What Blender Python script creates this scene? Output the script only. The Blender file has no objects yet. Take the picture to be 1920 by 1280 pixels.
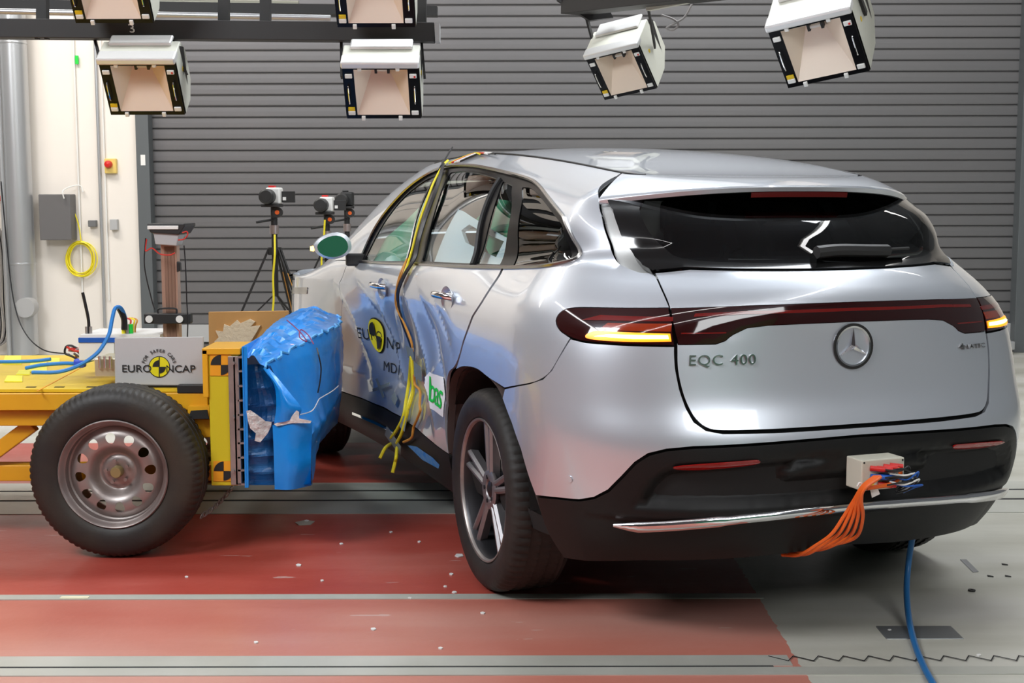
import bpy, bmesh, math, random
import numpy as np
from mathutils import Vector, Matrix
from mathutils.geometry import delaunay_2d_cdt
PI = math.pi
random.seed(7); rng = np.random.default_rng(7)
scn = bpy.context.scene
COL = scn.collection

# ------------------------------------------------------------------ camera
PITCH, ROLL, FPX, CAMH = .1068, .002, 2500.0, 1.428
cam_d = bpy.data.cameras.new('camera'); cam = bpy.data.objects.new('camera', cam_d); COL.objects.link(cam)
cam_d.sensor_width = 36; cam_d.lens = 36 * FPX / 1920; cam_d.clip_end = 100
cam.matrix_world = Matrix.Translation((0, 0, CAMH)) @ Matrix.Rotation(PI / 2 - PITCH, 4, 'X') @ Matrix.Rotation(-ROLL, 4, 'Z')
scn.camera = cam
# ------------------------------------------------------------------ world, light, exposure
scn.view_settings.view_transform = 'Standard'; scn.view_settings.look = 'None'
scn.view_settings.gamma = 1; scn.view_settings.exposure = 0.13
w = bpy.data.worlds.new('world'); scn.world = w; w.use_nodes = True
w.node_tree.nodes['Background'].inputs[0].default_value = (.75, .82, 1, 1)
w.node_tree.nodes['Background'].inputs[1].default_value = .15

def area_light(name, loc, target, sx, sy, power, color=(1, 1, 1)):
    d = bpy.data.lights.new(name, 'AREA'); d.shape = 'RECTANGLE'; d.size = sx; d.size_y = sy; d.energy = power; d.color = color
    o = bpy.data.objects.new(name, d); COL.objects.link(o); o.location = loc
    o.rotation_euler = (Vector(target) - Vector(loc)).to_track_quat('-Z', 'Y').to_euler()
    return o
area_light('key_light', (-4.5, 1.0, 5.6), (-.3, 5.6, .6), 2.6, 1.8, 370, (.94, .97, 1))
area_light('rear_light', (1.4, 7.4, 5.9), (1.2, 5.6, 1.0), 4.6, 1.1, 245, (.90, .95, 1))
area_light('fill_light', (3.6, -2.4, 5.6), (.5, 8, 1.2), 4.4, 2.6, 215, (.97, .99, 1))
area_light('wall_light', (-4.6, 9.4, 5.6), (-4.2, 12.2, 1.4), 3.0, 1.0, 190, (1, .95, .88))
area_light('door_light', (2.5, 8.5, 5.7), (2.0, 12.2, 1.5), 6.5, .8, 150, (1, .98, .95))

area_light('screen_helper_light', (6.2, -3.6, 5.6), (7.5, -7, 1.5), 2, .6, 60)  # added lamp that only brightens the green screen behind the camera
# ------------------------------------------------------------------ helpers
def at(px, py, Y):
    "point of the place seen at pixel (px, py) at distance Y"
    u = (px - 960) / FPX; v = (640 - py) / FPX
    u, v = u * math.cos(ROLL) + v * math.sin(ROLL), -u * math.sin(ROLL) + v * math.cos(ROLL)
    y = v * math.sin(PITCH) + math.cos(PITCH); z = v * math.cos(PITCH) - math.sin(PITCH)
    t = Y / y
    return Vector((u * t, Y, CAMH + z * t))
def tag(o, label=None, cat=None, group=None, kind=None):
    if label: o['label'] = label
    if cat: o['category'] = cat
    if group: o['group'] = group
    if kind: o['kind'] = kind
    return o
def empty(name, loc=(0, 0, 0), rot=(0, 0, 0), **k):
    o = bpy.data.objects.new(name, None); COL.objects.link(o); o.location = loc; o.rotation_euler = rot
    o.empty_display_size = .1
    return tag(o, **k)

MATS = {}
def mat(name, col=(.5, .5, .5), rough=.5, metal=0., coat=0., emit=None, estr=1., noise=None, bump=None, spec=.5, trans=None, wear=None):
    """noise=(scale, amount, second colour)  bump=(scale, strength)"""
    m = bpy.data.materials.new(name); m.use_nodes = True; nt = m.node_tree; b = nt.nodes['Principled BSDF']
    b.inputs['Base Color'].default_value = (*col, 1); b.inputs['Roughness'].default_value = rough
    b.inputs['Metallic'].default_value = metal; b.inputs['Coat Weight'].default_value = coat
    b.inputs['Coat Roughness'].default_value = .04; b.inputs['Specular IOR Level'].default_value = spec
    if emit: b.inputs['Emission Color'].default_value = (*emit, 1); b.inputs['Emission Strength'].default_value = estr
    tc = nt.nodes.new('ShaderNodeTexCoord')
    if noise:
        n = nt.nodes.new('ShaderNodeTexNoise'); n.inputs['Scale'].default_value = noise[0]; n.inputs['Detail'].default_value = 6
        r = nt.nodes.new('ShaderNodeValToRGB'); r.color_ramp.elements[0].position = .38; r.color_ramp.elements[1].position = .68
        r.color_ramp.elements[0].color = (*col, 1)
        c2 = noise[2]; a = noise[1]
        r.color_ramp.elements[1].color = (*[col[i] * (1 - a) + c2[i] * a for i in range(3)], 1)
        nt.links.new(tc.outputs['Object'], n.inputs['Vector']); nt.links.new(n.outputs['Fac'], r.inputs['Fac'])
        nt.links.new(r.outputs['Color'], b.inputs['Base Color'])
    if bump:
        n = nt.nodes.new('ShaderNodeTexNoise'); n.inputs['Scale'].default_value = bump[0]; n.inputs['Detail'].default_value = 4
        u = nt.nodes.new('ShaderNodeBump'); u.inputs['Strength'].default_value = bump[1]; u.inputs['Distance'].default_value = .01
        nt.links.new(tc.outputs['Object'], n.inputs['Vector']); nt.links.new(n.outputs['Fac'], u.inputs['Height'])
        nt.links.new(u.outputs['Normal'], b.inputs['Normal'])
    MATS[name] = m
    return m
def glass_mat(name, tint, gloss=.12, rough=.0):
    m = bpy.data.materials.new(name); m.use_nodes = True; nt = m.node_tree; nt.nodes.clear()
    o = nt.nodes.new('ShaderNodeOutputMaterial'); mx = nt.nodes.new('ShaderNodeMixShader')
    t = nt.nodes.new('ShaderNodeBsdfTransparent'); t.inputs[0].default_value = (*tint, 1)
    g = nt.nodes.new('ShaderNodeBsdfGlossy'); g.inputs['Roughness'].default_value = rough; g.inputs[0].default_value = (1, 1, 1, 1)
    f = nt.nodes.new('ShaderNodeFresnel'); f.inputs[0].default_value = 1.5
    ad = nt.nodes.new('ShaderNodeMath'); ad.operation = 'ADD'; ad.inputs[1].default_value = gloss; ad.use_clamp = True
    nt.links.new(f.outputs[0], ad.inputs[0]); nt.links.new(ad.outputs[0], mx.inputs[0])
    nt.links.new(t.outputs[0], mx.inputs[1]); nt.links.new(g.outputs[0], mx.inputs[2]); nt.links.new(mx.outputs[0], o.inputs[0])
    MATS[name] = m
    return m

M_silver = mat('silver_paint', (.66, .70, .76), .33, .62, 1.0)
M_black = mat('black_plastic', (.018, .018, .018), .5)
M_blackgloss = mat('gloss_black', (.006, .006, .007), .22, 0, 0, spec=.18)
M_glassblack = mat('black_ceramic_edge', (.004, .004, .004), .12, 0, .3)
M_dark = mat('dark_void', (.012, .012, .012), .9)
M_bumper = mat('bumper_plastic', (.007, .007, .007), .48, bump=(300, .05), spec=.3)
M_chrome = mat('chrome', (.85, .85, .87), .07, 1)
M_satin = mat('satin_trim', (.45, .44, .43), .22, 1)
M_rubber = mat('tyre_rubber', (.014, .013, .012), .62, noise=(9, .6, (.035, .03, .026)), bump=(60, .08))
M_rubber2 = mat('trolley_tyre_rubber', (.017, .015, .013), .55, noise=(4, .8, (.045, .035, .022)), bump=(60, .08))
M_alloy = mat('alloy', (.30, .29, .30), .45, .8, .1)
M_alloydark = mat('alloy_dark', (.05, .05, .055), .4, .7)
M_steelrim = mat('steel_rim', (.36, .325, .31), .42, .75, .2, noise=(7, .5, (.20, .12, .10)))
M_redlens = mat('red_lens', (.022, .0008, .0008), .05, 0, 1.0)
M_redglow = mat('red_lens_bright', (.16, .004, .002), .1, 0, 1.0)
M_amber = mat('amber_lit', (1, .3, .02), .3, emit=(1, .24, .005), estr=1.6)
M_ambercore = mat('amber_core', (1, .5, .1), .3, emit=(1, .58, .16), estr=7)
M_amberlens = mat('amber_lens', (.30, .03, .004), .08, 0, 1.0)
M_reflector = mat('reflector_red', (.30, .004, .003), .15, 0, .6)
M_tint = glass_mat('tinted_glass', (.10, .11, .11), .0)
M_clear = glass_mat('side_glass', (.78, .86, .82), .02)
M_mirror = mat('mirror_glass', (.8, .85, .82), .02, 1)
M_seat = mat('seat_fabric', (.02, .02, .022), .8)
M_airbagrefl = mat('airbag_reflection', (.80, .88, 1.0), .8, bump=(14, .2))
M_reflgreen = mat('reflected_green', (.05, .28, .16), .8)
M_blue = mat('blue_film', (.0, .235, .74), .32, .1, .3, noise=(5, .6, (.005, .30, .82)), bump=(13, .35))
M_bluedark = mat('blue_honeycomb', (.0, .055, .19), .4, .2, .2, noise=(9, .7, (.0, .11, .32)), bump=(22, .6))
M_foil = mat('torn_foil', (.80, .78, .76), .4, .35, bump=(45, .9), noise=(30, .6, (.35, .34, .33)))
M_yellow = mat('yellow_paint', (.78, .40, .012), .42, 0, .2, noise=(3, .5, (.66, .30, .01)))
M_yellowtop = mat('yellow_deck', (.74, .52, .02), .5, noise=(3, .5, (.68, .42, .01)))
M_yellowshaded = mat('yellow_plate_shaded', (.60, .48, .01), .5)  # olive tone puts the shade on the upright plate into the colour
M_target_o = mat('target_orange', (.80, .33, .008), .55)
M_alu = mat('raw_aluminium', (.42, .39, .37), .42, .8, noise=(14, .5, (.26, .24, .23)))
M_grey = mat('grey_board', (.50, .495, .49), .6)
M_greybox = mat('grey_plastic', (.42, .42, .42), .5)
M_white = mat('white_plastic', (.78, .77, .74), .5)
M_cream = mat('cream_box', (.60, .58, .48), .5)
M_text = mat('black_ink', (.01, .01, .01), .7)
M_logoy = mat('logo_yellow', (.80, .70, .01), .5)
M_green = mat('sticker_green', (.01, .60, .05), .5)
M_sticker = mat('sticker_white', (.85, .86, .85), .4)
M_duct = mat('grey_tape', (.20, .23, .22), .5)
M_cy = mat('yellow_cable', (.85, .72, .02), .45)
M_co = mat('orange_cable', (.80, .13, .015), .4)
M_corg = mat('amber_cable', (.60, .27, .04), .45)
M_cb = mat('black_cable', (.012, .012, .014), .4)
M_cblue = mat('blue_cable', (.02, .14, .36), .42)
M_cblue2 = mat('bright_blue_cable', (.03, .22, .62), .4)
M_cgrey = mat('grey_cable', (.30, .28, .27), .5)
M_cred = mat('red_cable', (.60, .03, .02), .45)
M_red = mat('red_plastic', (.62, .015, .012), .4)
M_bluep = mat('blue_plastic', (.01, .10, .45), .4)
M_lamphouse = mat('lamp_housing', (.62, .62, .54), .5, .0)
M_lamplip = mat('lamp_lip', (.72, .72, .71), .3, .3)
M_refl = mat('lamp_reflector', (.86, .73, .61), .45, .35)
M_rig = mat('rig_black', (.016, .015, .015), .55)
M_ply = mat('plywood', (.50, .27, .09), .6, noise=(6, .4, (.42, .20, .06)))
M_plypaint = mat('chipped_wood', (.68, .56, .40), .8, bump=(60, .6))
M_door = mat('roller_door_grey', (.17, .165, .168), .42, .35, noise=(1.2, .5, (.15, .15, .155)))
M_doorframe = mat('door_frame_grey', (.10, .11, .115), .5)
M_wall = mat('cream_wall', (.80, .745, .68), .8)
M_hall = mat('hall_wall', (.16, .17, .18), .8)
M_ceil = mat('hall_ceiling', (.34, .37, .42), .8)
M_tube = mat('tube_light', (1, 1, 1), .5, emit=(1, 1, 1), estr=14)
M_panelwhite = mat('white_screen', (.85, .88, .95), .8, emit=(.8, .88, 1), estr=.35)
M_wood = mat('mast_profile', (.55, .36, .27), .35, .5)
M_galv = mat('galvanised_duct', (.50, .51, .52), .32, .6)
M_steel = mat('rail_steel', (.44, .44, .39), .45, .25, noise=(3, .7, (.54, .54, .49)))
M_groove = mat('groove', (.01, .01, .012), .8)

def mesh_obj(name, V, F, m, parent=None, smooth=False, bevel=0, normals=None):
    me = bpy.data.meshes.new(name); me.from_pydata([tuple(map(float, v)) for v in V], [], [tuple(f) for f in F]); me.update()
    me.materials.append(m)
    if smooth: me.shade_smooth()
    if normals is not None: me.shade_smooth(); me.normals_split_custom_set_from_vertices([tuple(map(float, n)) for n in normals])
    o = bpy.data.objects.new(name, me); COL.objects.link(o)
    if parent: o.parent = parent
    if bevel:
        b = o.modifiers.new('bevel', 'BEVEL'); b.width = bevel; b.segments = 2; b.limit_method = 'ANGLE'; b.angle_limit = .6
    return o
class MB:
    def __init__(s): s.V = []; s.F = []
    def add(s, V, F):
        n = len(s.V); s.V += [Vector(v) for v in V]; s.F += [tuple(i + n for i in f) for f in F]; return s
    def box(s, a, b, M=None):
        x0, y0, z0 = a; x1, y1, z1 = b
        V = [Vector(p) for p in ((x0, y0, z0), (x1, y0, z0), (x1, y1, z0), (x0, y1, z0), (x0, y0, z1), (x1, y0, z1), (x1, y1, z1), (x0, y1, z1))]
        if M: V = [M @ v for v in V]
        return s.add(V, [(3, 2, 1, 0), (4, 5, 6, 7), (0, 1, 5, 4), (1, 2, 6, 5), (2, 3, 7, 6), (3, 0, 4, 7)])
    def bar(s, p, q, w, h=None, up=(0, 0, 1)):
        p = Vector(p); q = Vector(q); d = q - p; L = d.length; d.normalize(); h = h or w
        u = Vector(up); x = d.cross(u)
        if x.length < 1e-4: x = d.cross(Vector((1, 0, 0)))
        x.normalize(); z = x.cross(d)
        M = Matrix((x, d, z)).transposed().to_4x4(); M.translation = p
        return s.box((-w / 2, 0, -h / 2), (w / 2, L, h / 2), M)
    def cyl(s, p, q, r, r2=None, n=20, cap=True):
        p = Vector(p); q = Vector(q); d = (q - p).normalized(); x = d.orthogonal().normalized(); y = d.cross(x); r2 = r if r2 is None else r2
        V = [p + (x * math.cos(2 * PI * i / n) + y * math.sin(2 * PI * i / n)) * r for i in range(n)] + [q + (x * math.cos(2 * PI * i / n) + y * math.sin(2 * PI * i / n)) * r2 for i in range(n)]
        F = [(i, (i + 1) % n, n + (i + 1) % n, n + i) for i in range(n)]
        if cap: F += [tuple(range(n))[::-1], tuple(range(n, 2 * n))]
        return s.add(V, F)
    def lathe(s, prof, n=48, axis='Y', c=(0, 0, 0), close=False):
        c = Vector(c); V = []; m = len(prof)
        for i in range(n):
            a = 2 * PI * i / n
            for r, t in prof:
                p = (r * math.cos(a), t, r * math.sin(a)) if axis == 'Y' else ((r * math.cos(a), r * math.sin(a), t) if axis == 'Z' else (t, r * math.cos(a), r * math.sin(a)))
                V.append(c + Vector(p))
        F = []
        for i in range(n):
            j = (i + 1) % n
            for k in range(m if close else m - 1):
                l = (k + 1) % m
                F.append((i * m + k, i * m + l, j * m + l, j * m + k))
        return s.add(V, F)
    def tube(s, pts, r, n=8, smooth=True):
        P = catmull(pts) if smooth else [Vector(p) for p in pts]
        k = len(P); x = None; V = []
        for i in range(k):
            d = (P[min(i + 1, k - 1)] - P[max(i - 1, 0)])
            if d.length < 1e-9: d = Vector((0, 0, 1))
            d.normalize()
            x = d.orthogonal().normalized() if x is None else (x - d * x.dot(d)).normalized()
            y = d.cross(x)
            V += [P[i] + (x * math.cos(2 * PI * a / n) + y * math.sin(2 * PI * a / n)) * r for a in range(n)]
        F = [(i * n + a, i * n + (a + 1) % n, (i + 1) * n + (a + 1) % n, (i + 1) * n + a) for i in range(k - 1) for a in range(n)]
        F += [tuple(range(n))[::-1], tuple((k - 1) * n + a for a in range(n))]
        return s.add(V, F)
    def build(s, name, m, parent=None, smooth=False, bevel=0):
        o = mesh_obj(name, s.V, s.F, m, parent, False, bevel)
        bm = bmesh.new(); bm.from_mesh(o.data); bmesh.ops.recalc_face_normals(bm, faces=bm.faces)
        if smooth:
            for f in bm.faces: f.smooth = True
            for e in bm.edges:
                if len(e.link_faces) == 2 and e.calc_face_angle(0) > .7: e.smooth = False
        bm.to_mesh(o.data); bm.free()
        return o
def catmull(pts, sub=8):
    P = [Vector(p) for p in pts]; P = [P[0] * 2 - P[1]] + P + [P[-1] * 2 - P[-2]]; out = []
    for i in range(1, len(P) - 2):
        a, b, c, d = P[i - 1:i + 3]
        for k in range(sub):
            t = k / sub
            out.append(.5 * ((2 * b) + (c - a) * t + (2 * a - 5 * b + 4 * c - d) * t * t + (3 * b - a - 3 * c + d) * t ** 3))
    out.append(P[-2]); return out
def text_geo(txt, size, extrude=.0, space=1.0):
    "letters as triangles in the XY plane, centred in x, baseline 0"
    cu = bpy.data.curves.new('t', 'FONT'); cu.body = txt; cu.size = size; cu.extrude = extrude; cu.align_x = 'CENTER'; cu.space_character = space; cu.resolution_u = 4
    o = bpy.data.objects.new('t', cu); COL.objects.link(o)
    dg = bpy.context.evaluated_depsgraph_get(); me = o.evaluated_get(dg).to_mesh()
    V = [v.co.copy() for v in me.vertices]; F = [tuple(p.vertices) for p in me.polygons]
    o.evaluated_get(dg).to_mesh_clear(); bpy.data.objects.remove(o); bpy.data.curves.remove(cu)
    return V, F

# ------------------------------------------------------------------ panels cut from a surface
def densify(loop, sp, closed=True):
    P = [np.array(p, float) for p in loop]; out = []; n = len(P)
    for i in range(n if closed else n - 1):
        a, b = P[i], P[(i + 1) % n]; k = max(1, int(np.ceil(np.linalg.norm(b - a) / sp)))
        for j in range(k): out.append(a + (b - a) * j / k)
    if not closed: out.append(P[-1])
    return np.array(out)
def smooth_loop(loop, corners=(), sub=5):
    "Catmull-Rom through a closed loop; indices in corners stay sharp"
    P = [np.array(p, float) for p in loop]; n = len(P); out = []
    for i in range(n):
        b, c = P[i], P[(i + 1) % n]
        a = b * 2 - c if i in corners else P[i - 1]
        d = c * 2 - b if (i + 1) % n in corners else P[(i + 2) % n]
        for k in range(sub):
            t = k / sub
            out.append(.5 * ((2 * b) + (c - a) * t + (2 * a - 5 * b + 4 * c - d) * t * t + (3 * b - a - 3 * c + d) * t ** 3))
    return out
def inside(pts, loop):
    x, y = pts[:, 0], pts[:, 1]; r = np.zeros(len(pts), bool); L = np.asarray(loop); M_ = np.roll(L, -1, 0)
    for (x0, y0), (x1, y1) in zip(L, M_):
        if y0 == y1: continue
        c = ((y0 > y) != (y1 > y)) & (x < (x1 - x0) * (y - y0) / (y1 - y0) + x0); r ^= c
    return r
def inset(loop, d):
    L = np.asarray(loop); a = np.roll(L, 1, 0); b = np.roll(L, -1, 0)
    t = b - a; t /= np.maximum(np.linalg.norm(t, axis=1, keepdims=True), 1e-9)
    area = ((L[:, 0] * b[:, 1] - b[:, 0] * L[:, 1]).sum()) / 2
    n = np.stack([-t[:, 1], t[:, 0]], 1) * (1 if area > 0 else -1)
    return L + n * d
def tri2d(outer, holes, sp):
    loops = [densify(outer, sp * .7)] + [densify(h_, sp * .7) for h_ in holes]
    B = np.concatenate(loops)
    x0, y0 = loops[0].min(0); x1, y1 = loops[0].max(0)
    gx = np.arange(x0 + sp * .37, x1, sp); gy = np.arange(y0 + sp * .41, y1, sp)
    G = np.stack(np.meshgrid(gx, gy), -1).reshape(-1, 2)
    k = inside(G, loops[0])
    for h_ in loops[1:]: k &= ~inside(G, h_)
    G = G[k]
    if len(G):
        keep = np.ones(len(G), bool)
        for i in range(0, len(G), 400):
            dd = ((G[i:i + 400, None] - B[None]) ** 2).sum(-1).min(1); keep[i:i + 400] = dd > (sp * .45) ** 2
        G = G[keep]
    V = np.concatenate([B, G]); E = []; n = 0
    for l in loops:
        E += [(n + i, n + (i + 1) % len(l)) for i in range(len(l))]; n += len(l)
    r = delaunay_2d_cdt([Vector(v) for v in V], E, [], 0, 1e-7)
    V = np.array([tuple(v) for v in r[0]]); F = [tuple(f) for f in r[2]]
    C = np.array([V[list(f)].mean(0) for f in F]); k = inside(C, loops[0])
    for h_ in loops[1:]: k &= ~inside(C, h_)
    return V, [f for f, q in zip(F, k) if q]
def panel(name, outer, fmap, m, parent=None, holes=(), sp=.03, thick=.01, flip=True, gap=0.):
    if gap: outer = inset(densify(outer, sp * .7), gap); holes = [inset(densify(h_, sp * .7), -gap) for h_ in holes]
    V, F = tri2d(outer, holes, sp)
    u, v = V[:, 0], V[:, 1]; e = 1e-3
    P = fmap(u, v); N = np.cross(fmap(u + e, v) - fmap(u - e, v), fmap(u, v + e) - fmap(u, v - e))
    N /= np.maximum(np.linalg.norm(N, axis=1, keepdims=True), 1e-12)
    if flip: N = -N; F = [f[::-1] for f in F]
    used = {}
    for f in F:
        for a, b in zip(f, f[1:] + f[:1]): used[(a, b)] = 1
    bd = [(a, b) for a, b in used if (b, a) not in used]
    VV = [p for p in P]; NN = [q for q in N]
    if thick:
        ids = sorted({a for e_ in bd for a in e_}); top = {}; bot = {}
        nb = {a: np.zeros(3) for a in ids}
        for a, b in bd:
            o = np.cross(P[b] - P[a], N[a]); nb[a] += o; nb[b] += o
        for a in ids:
            o = nb[a] / max(np.linalg.norm(nb[a]), 1e-9)
            top[a] = len(VV); VV.append(P[a]); NN.append(o); bot[a] = len(VV); VV.append(P[a] - N[a] * thick - o * .002); NN.append(o)
        F = F + [(b, a, top_a, top_b) for a, b, top_a, top_b in []] + [(top[b], top[a], bot[a], bot[b]) for a, b in bd]
    return mesh_obj(name, VV, F, m, parent, normals=NN)

# ================================================================== ROOM
def struct(o): o['kind'] = 'structure'; return o
WY = 12.3
HX0, HX1, HY0, HZ = -9, 9, -7, 6.2
def floor_material():
    m = bpy.data.materials.new('painted_hall_floor'); m.use_nodes = True; nt = m.node_tree; b = nt.nodes['Principled BSDF']; L_ = nt.links.new
    tc = nt.nodes.new('ShaderNodeTexCoord'); sx = nt.nodes.new('ShaderNodeSeparateXYZ'); L_(tc.outputs['Object'], sx.inputs[0])
    def noise(scale, det=6, vec=None):
        n = nt.nodes.new('ShaderNodeTexNoise'); n.inputs['Scale'].default_value = scale; n.inputs['Detail'].default_value = det
        L_(vec or tc.outputs['Object'], n.inputs['Vector']); return n.outputs['Fac']
    mp = nt.nodes.new('ShaderNodeMapping'); mp.inputs['Scale'].default_value = (.35, 1.6, 1); L_(tc.outputs['Object'], mp.inputs[0])
    def math_(op, a, b_=None, c=None):
        n = nt.nodes.new('ShaderNodeMath'); n.operation = op
        for i, q in enumerate((a, b_, c)):
            if q is None: continue
            if isinstance(q, (int, float)): n.inputs[i].default_value = q
            else: L_(q, n.inputs[i])
        return n.outputs[0]
    def ramp(f, stops):
        r = nt.nodes.new('ShaderNodeValToRGB'); e = r.color_ramp.elements
        while len(e) < len(stops): e.new(.5)
        for q, (p, c) in zip(e, stops): q.position = p; q.color = (*c, 1)
        L_(f, r.inputs[0]); return r.outputs[0]
    def mix(f, a, b_):
        n = nt.nodes.new('ShaderNodeMix'); n.data_type = 'RGBA'
        if isinstance(f, (int, float)): n.inputs[0].default_value = f
        else: L_(f, n.inputs[0])
        for i, q in ((6, a), (7, b_)):
            if isinstance(q, tuple): n.inputs[i].default_value = (*q, 1)
            else: L_(q, n.inputs[i])
        return n.outputs[2]
    conc = ramp(noise(1.6, 8, mp.outputs[0]), [(.35, (.39, .38, .32)), (.5, (.49, .48, .42)), (.7, (.58, .57, .53))])
    red_a = ramp(noise(1.3, 7, mp.outputs[0]), [(.3, (.33, .035, .022)), (.48, (.42, .07, .05)), (.62, (.48, .13, .10)), (.78, (.55, .22, .18))])
    red_b = ramp(noise(1.1, 7, mp.outputs[0]), [(.3, (.45, .12, .085)), (.5, (.50, .18, .135)), (.7, (.54, .27, .22))])
    near = math_('LESS_THAN', sx.outputs['Y'], 4.69)
    red = mix(near, red_a, red_b)
    # rubbed pale streaks
    mp2 = nt.nodes.new('ShaderNodeMapping'); mp2.inputs['Scale'].default_value = (1.5, 9, 1); mp2.inputs['Rotation'].default_value = (0, 0, .25); L_(tc.outputs['Object'], mp2.inputs[0])
    st = math_('SMOOTHSTEP' if False else 'GREATER_THAN', noise(2.3, 5, mp2.outputs[0]), .69)
    red = mix(math_('MULTIPLY', st, .55), red, (.62, .48, .44))
    edge = math_('ADD', .885, math_('MULTIPLY', math_('SUBTRACT', noise(18), .5), .03))
    m1 = math_('LESS_THAN', sx.outputs['X'], edge); m2 = math_('LESS_THAN', sx.outputs['Y'], 7.75)
    col = mix(math_('MULTIPLY', m1, m2), conc, red)
    L_(col, b.inputs['Base Color'])
    b.inputs['Specular IOR Level'].default_value = .5
    rr = nt.nodes.new('ShaderNodeMapRange'); L_(noise(3), rr.inputs[0]); rr.inputs[3].default_value = .22; rr.inputs[4].default_value = .5
    L_(rr.outputs[0], b.inputs['Roughness'])
    bu = nt.nodes.new('ShaderNodeBump'); bu.inputs['Strength'].default_value = .08; bu.inputs['Distance'].default_value = .01; L_(noise(30), bu.inputs['Height']); L_(bu.outputs[0], b.inputs['Normal'])
    return m
struct(MB().box((HX0, HY0, -.2), (HX1, WY + .4, 0)).build('floor', floor_material()))
# walls: the back wall has the roller-door opening
DX0, DX1 = at(285, 400, WY).x, at(1908, 400, WY).x
FX0 = at(261, 400, WY).x
wb = MB().box((HX0, WY, 0), (FX0, WY + .3, HZ)).box((DX1 + .14, WY, 0), (HX1, WY + .3, HZ)).box((FX0, WY, 5.2), (DX1 + .14, WY + .3, HZ))
struct(wb.build('wall_back', M_wall))
struct(MB().box((HX0 - .2, HY0, 0), (HX0, WY, HZ)).build('wall_left', M_hall))
struct(MB().box((HX1, HY0, 0), (HX1 + .2, WY, HZ)).build('wall_right', M_hall))
struct(MB().box((HX0, HY0 - .2, 0), (HX1, HY0, HZ)).build('wall_front', M_hall))
struct(MB().box((HX0, HY0, HZ), (HX1, WY, HZ + .2)).build('ceiling', M_ceil))
# roller door: interlocking slats
zb = at(900, 609, WY).z; pitch = 20.45 / FPX * WY
prof = []
n_sl = int((5.2 - zb) / pitch)
for i in range(n_sl):
    z = zb + i * pitch
    prof += [(z, .012), (z + .004, .002), (z + .012, -.001), (z + pitch * .5, -.0025), (z + pitch - .014, -.003), (z + pitch - .007, -.007), (z + pitch - .0055, .016)]
V = []; F = []
for x in (DX0, DX1):
    V += [(x, WY + .10 + y, z) for z, y in prof]
n = len(prof); F = [(i, n + i, n + i + 1, i + 1) for i in range(n - 1)]
door = struct(mesh_obj('door_1', V, F, M_door))
MB().box((DX0, WY + .07, at(900, 641, WY).z), (DX1, WY + .14, zb)).build('bottom_rail', M_greybox, door)
MB().box((DX0, WY + .09, 0), (DX1, WY + .14, at(900, 641, WY).z)).build('rubber_seal', M_black, door)
struct(MB().box((FX0, WY - .04, 0), (DX0, WY + .2, 5.2)).build('trim_1', M_doorframe, bevel=.004))
struct(MB().box((DX1, WY - .04, 0), (DX1 + .14, WY + .2, 5.2)).build('trim_2', M_doorframe, bevel=.004))
# steel rails let into the floor
def rail(n_, y0, y1, x0=-6, x1=6, m=M_steel, h_=.003):
    return struct(MB().box((x0, y0, -.02), (x1, y1, h_)).build('trim_%d' % n_, m))
rail(3, 4.655, 4.712, -6, .9)
rail(4, 3.885, 3.950, -6, 6); rail(5, 3.964, 4.055, -6, .86); rail(6, 3.950, 3.964, -6, .80, M_groove, .0015)
rail(7, 6.45, 6.62); rail(8, 6.245, 6.42); rail(9, 5.96, 6.21)
rail(10, 6.42, 6.45, m=M_groove, h_=.0015); rail(11, 6.21, 6.245, m=M_groove, h_=.0015)
zz = []
for k in range(14):
    x = .80 + k * .0785
    zz += [(x, 4.045), (x + .054, 4.0)]
V = []; F = []
for i, (x, y) in enumerate(zz): V += [(x, y - .004, .0035), (x, y + .004, .0035)]
F = [(2 * i, 2 * i + 2, 2 * i + 3, 2 * i + 1) for i in range(len(zz) - 1)]
struct(mesh_obj('trim_12', V, F, M_groove))
o = MB().box((at(1640, 1172, 4.35).x, 4.21, -.01), (at(1808, 1198, 4.21).x, 4.34, .003)).build('floor_hatch', mat('hatch_steel', (.26, .27, .27), .35, .6), bevel=.003)
tag(o, 'flat grey steel hatch plate let into the floor behind the blue cable', 'hatch')
for nm, P, lab in (('floor_sheen', None, None),): pass

# hall lights overhead and a green screen added behind the camera for its reflections
def tube_fixture(x, y, lx, ly, lab):
    t = empty('ceiling_light', (x, y, HZ - .5), label=lab, cat='light', group='fluorescent battens under the hall ceiling')
    MB().box((-lx / 2 - .03, -ly / 2 - .03, 0), (lx / 2 + .03, ly / 2 + .03, .08)).build('housing', M_white, t)
    MB().box((-lx / 2, -ly / 2, -.03), (lx / 2, ly / 2, 0)).build('tube', M_tube, t)
for (x, y, lx, ly) in ((0, -1.2, 9, .05), (0, 1.2, 9, .05), (-4.5, 4.5, .09, 6), (3.6, 5, .09, 6), (-2.2, 8.8, 4.5, .09)):
    tube_fixture(x, y, lx, ly, 'long white fluorescent batten hanging under the hall ceiling')
o = MB().box((1, HY0 + .05, .1), (8.9, HY0 + .1, 3.8)).build('screen', M_reflgreen); tag(o, 'unseen green screen added behind the camera for its reflection', 'screen')
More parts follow.
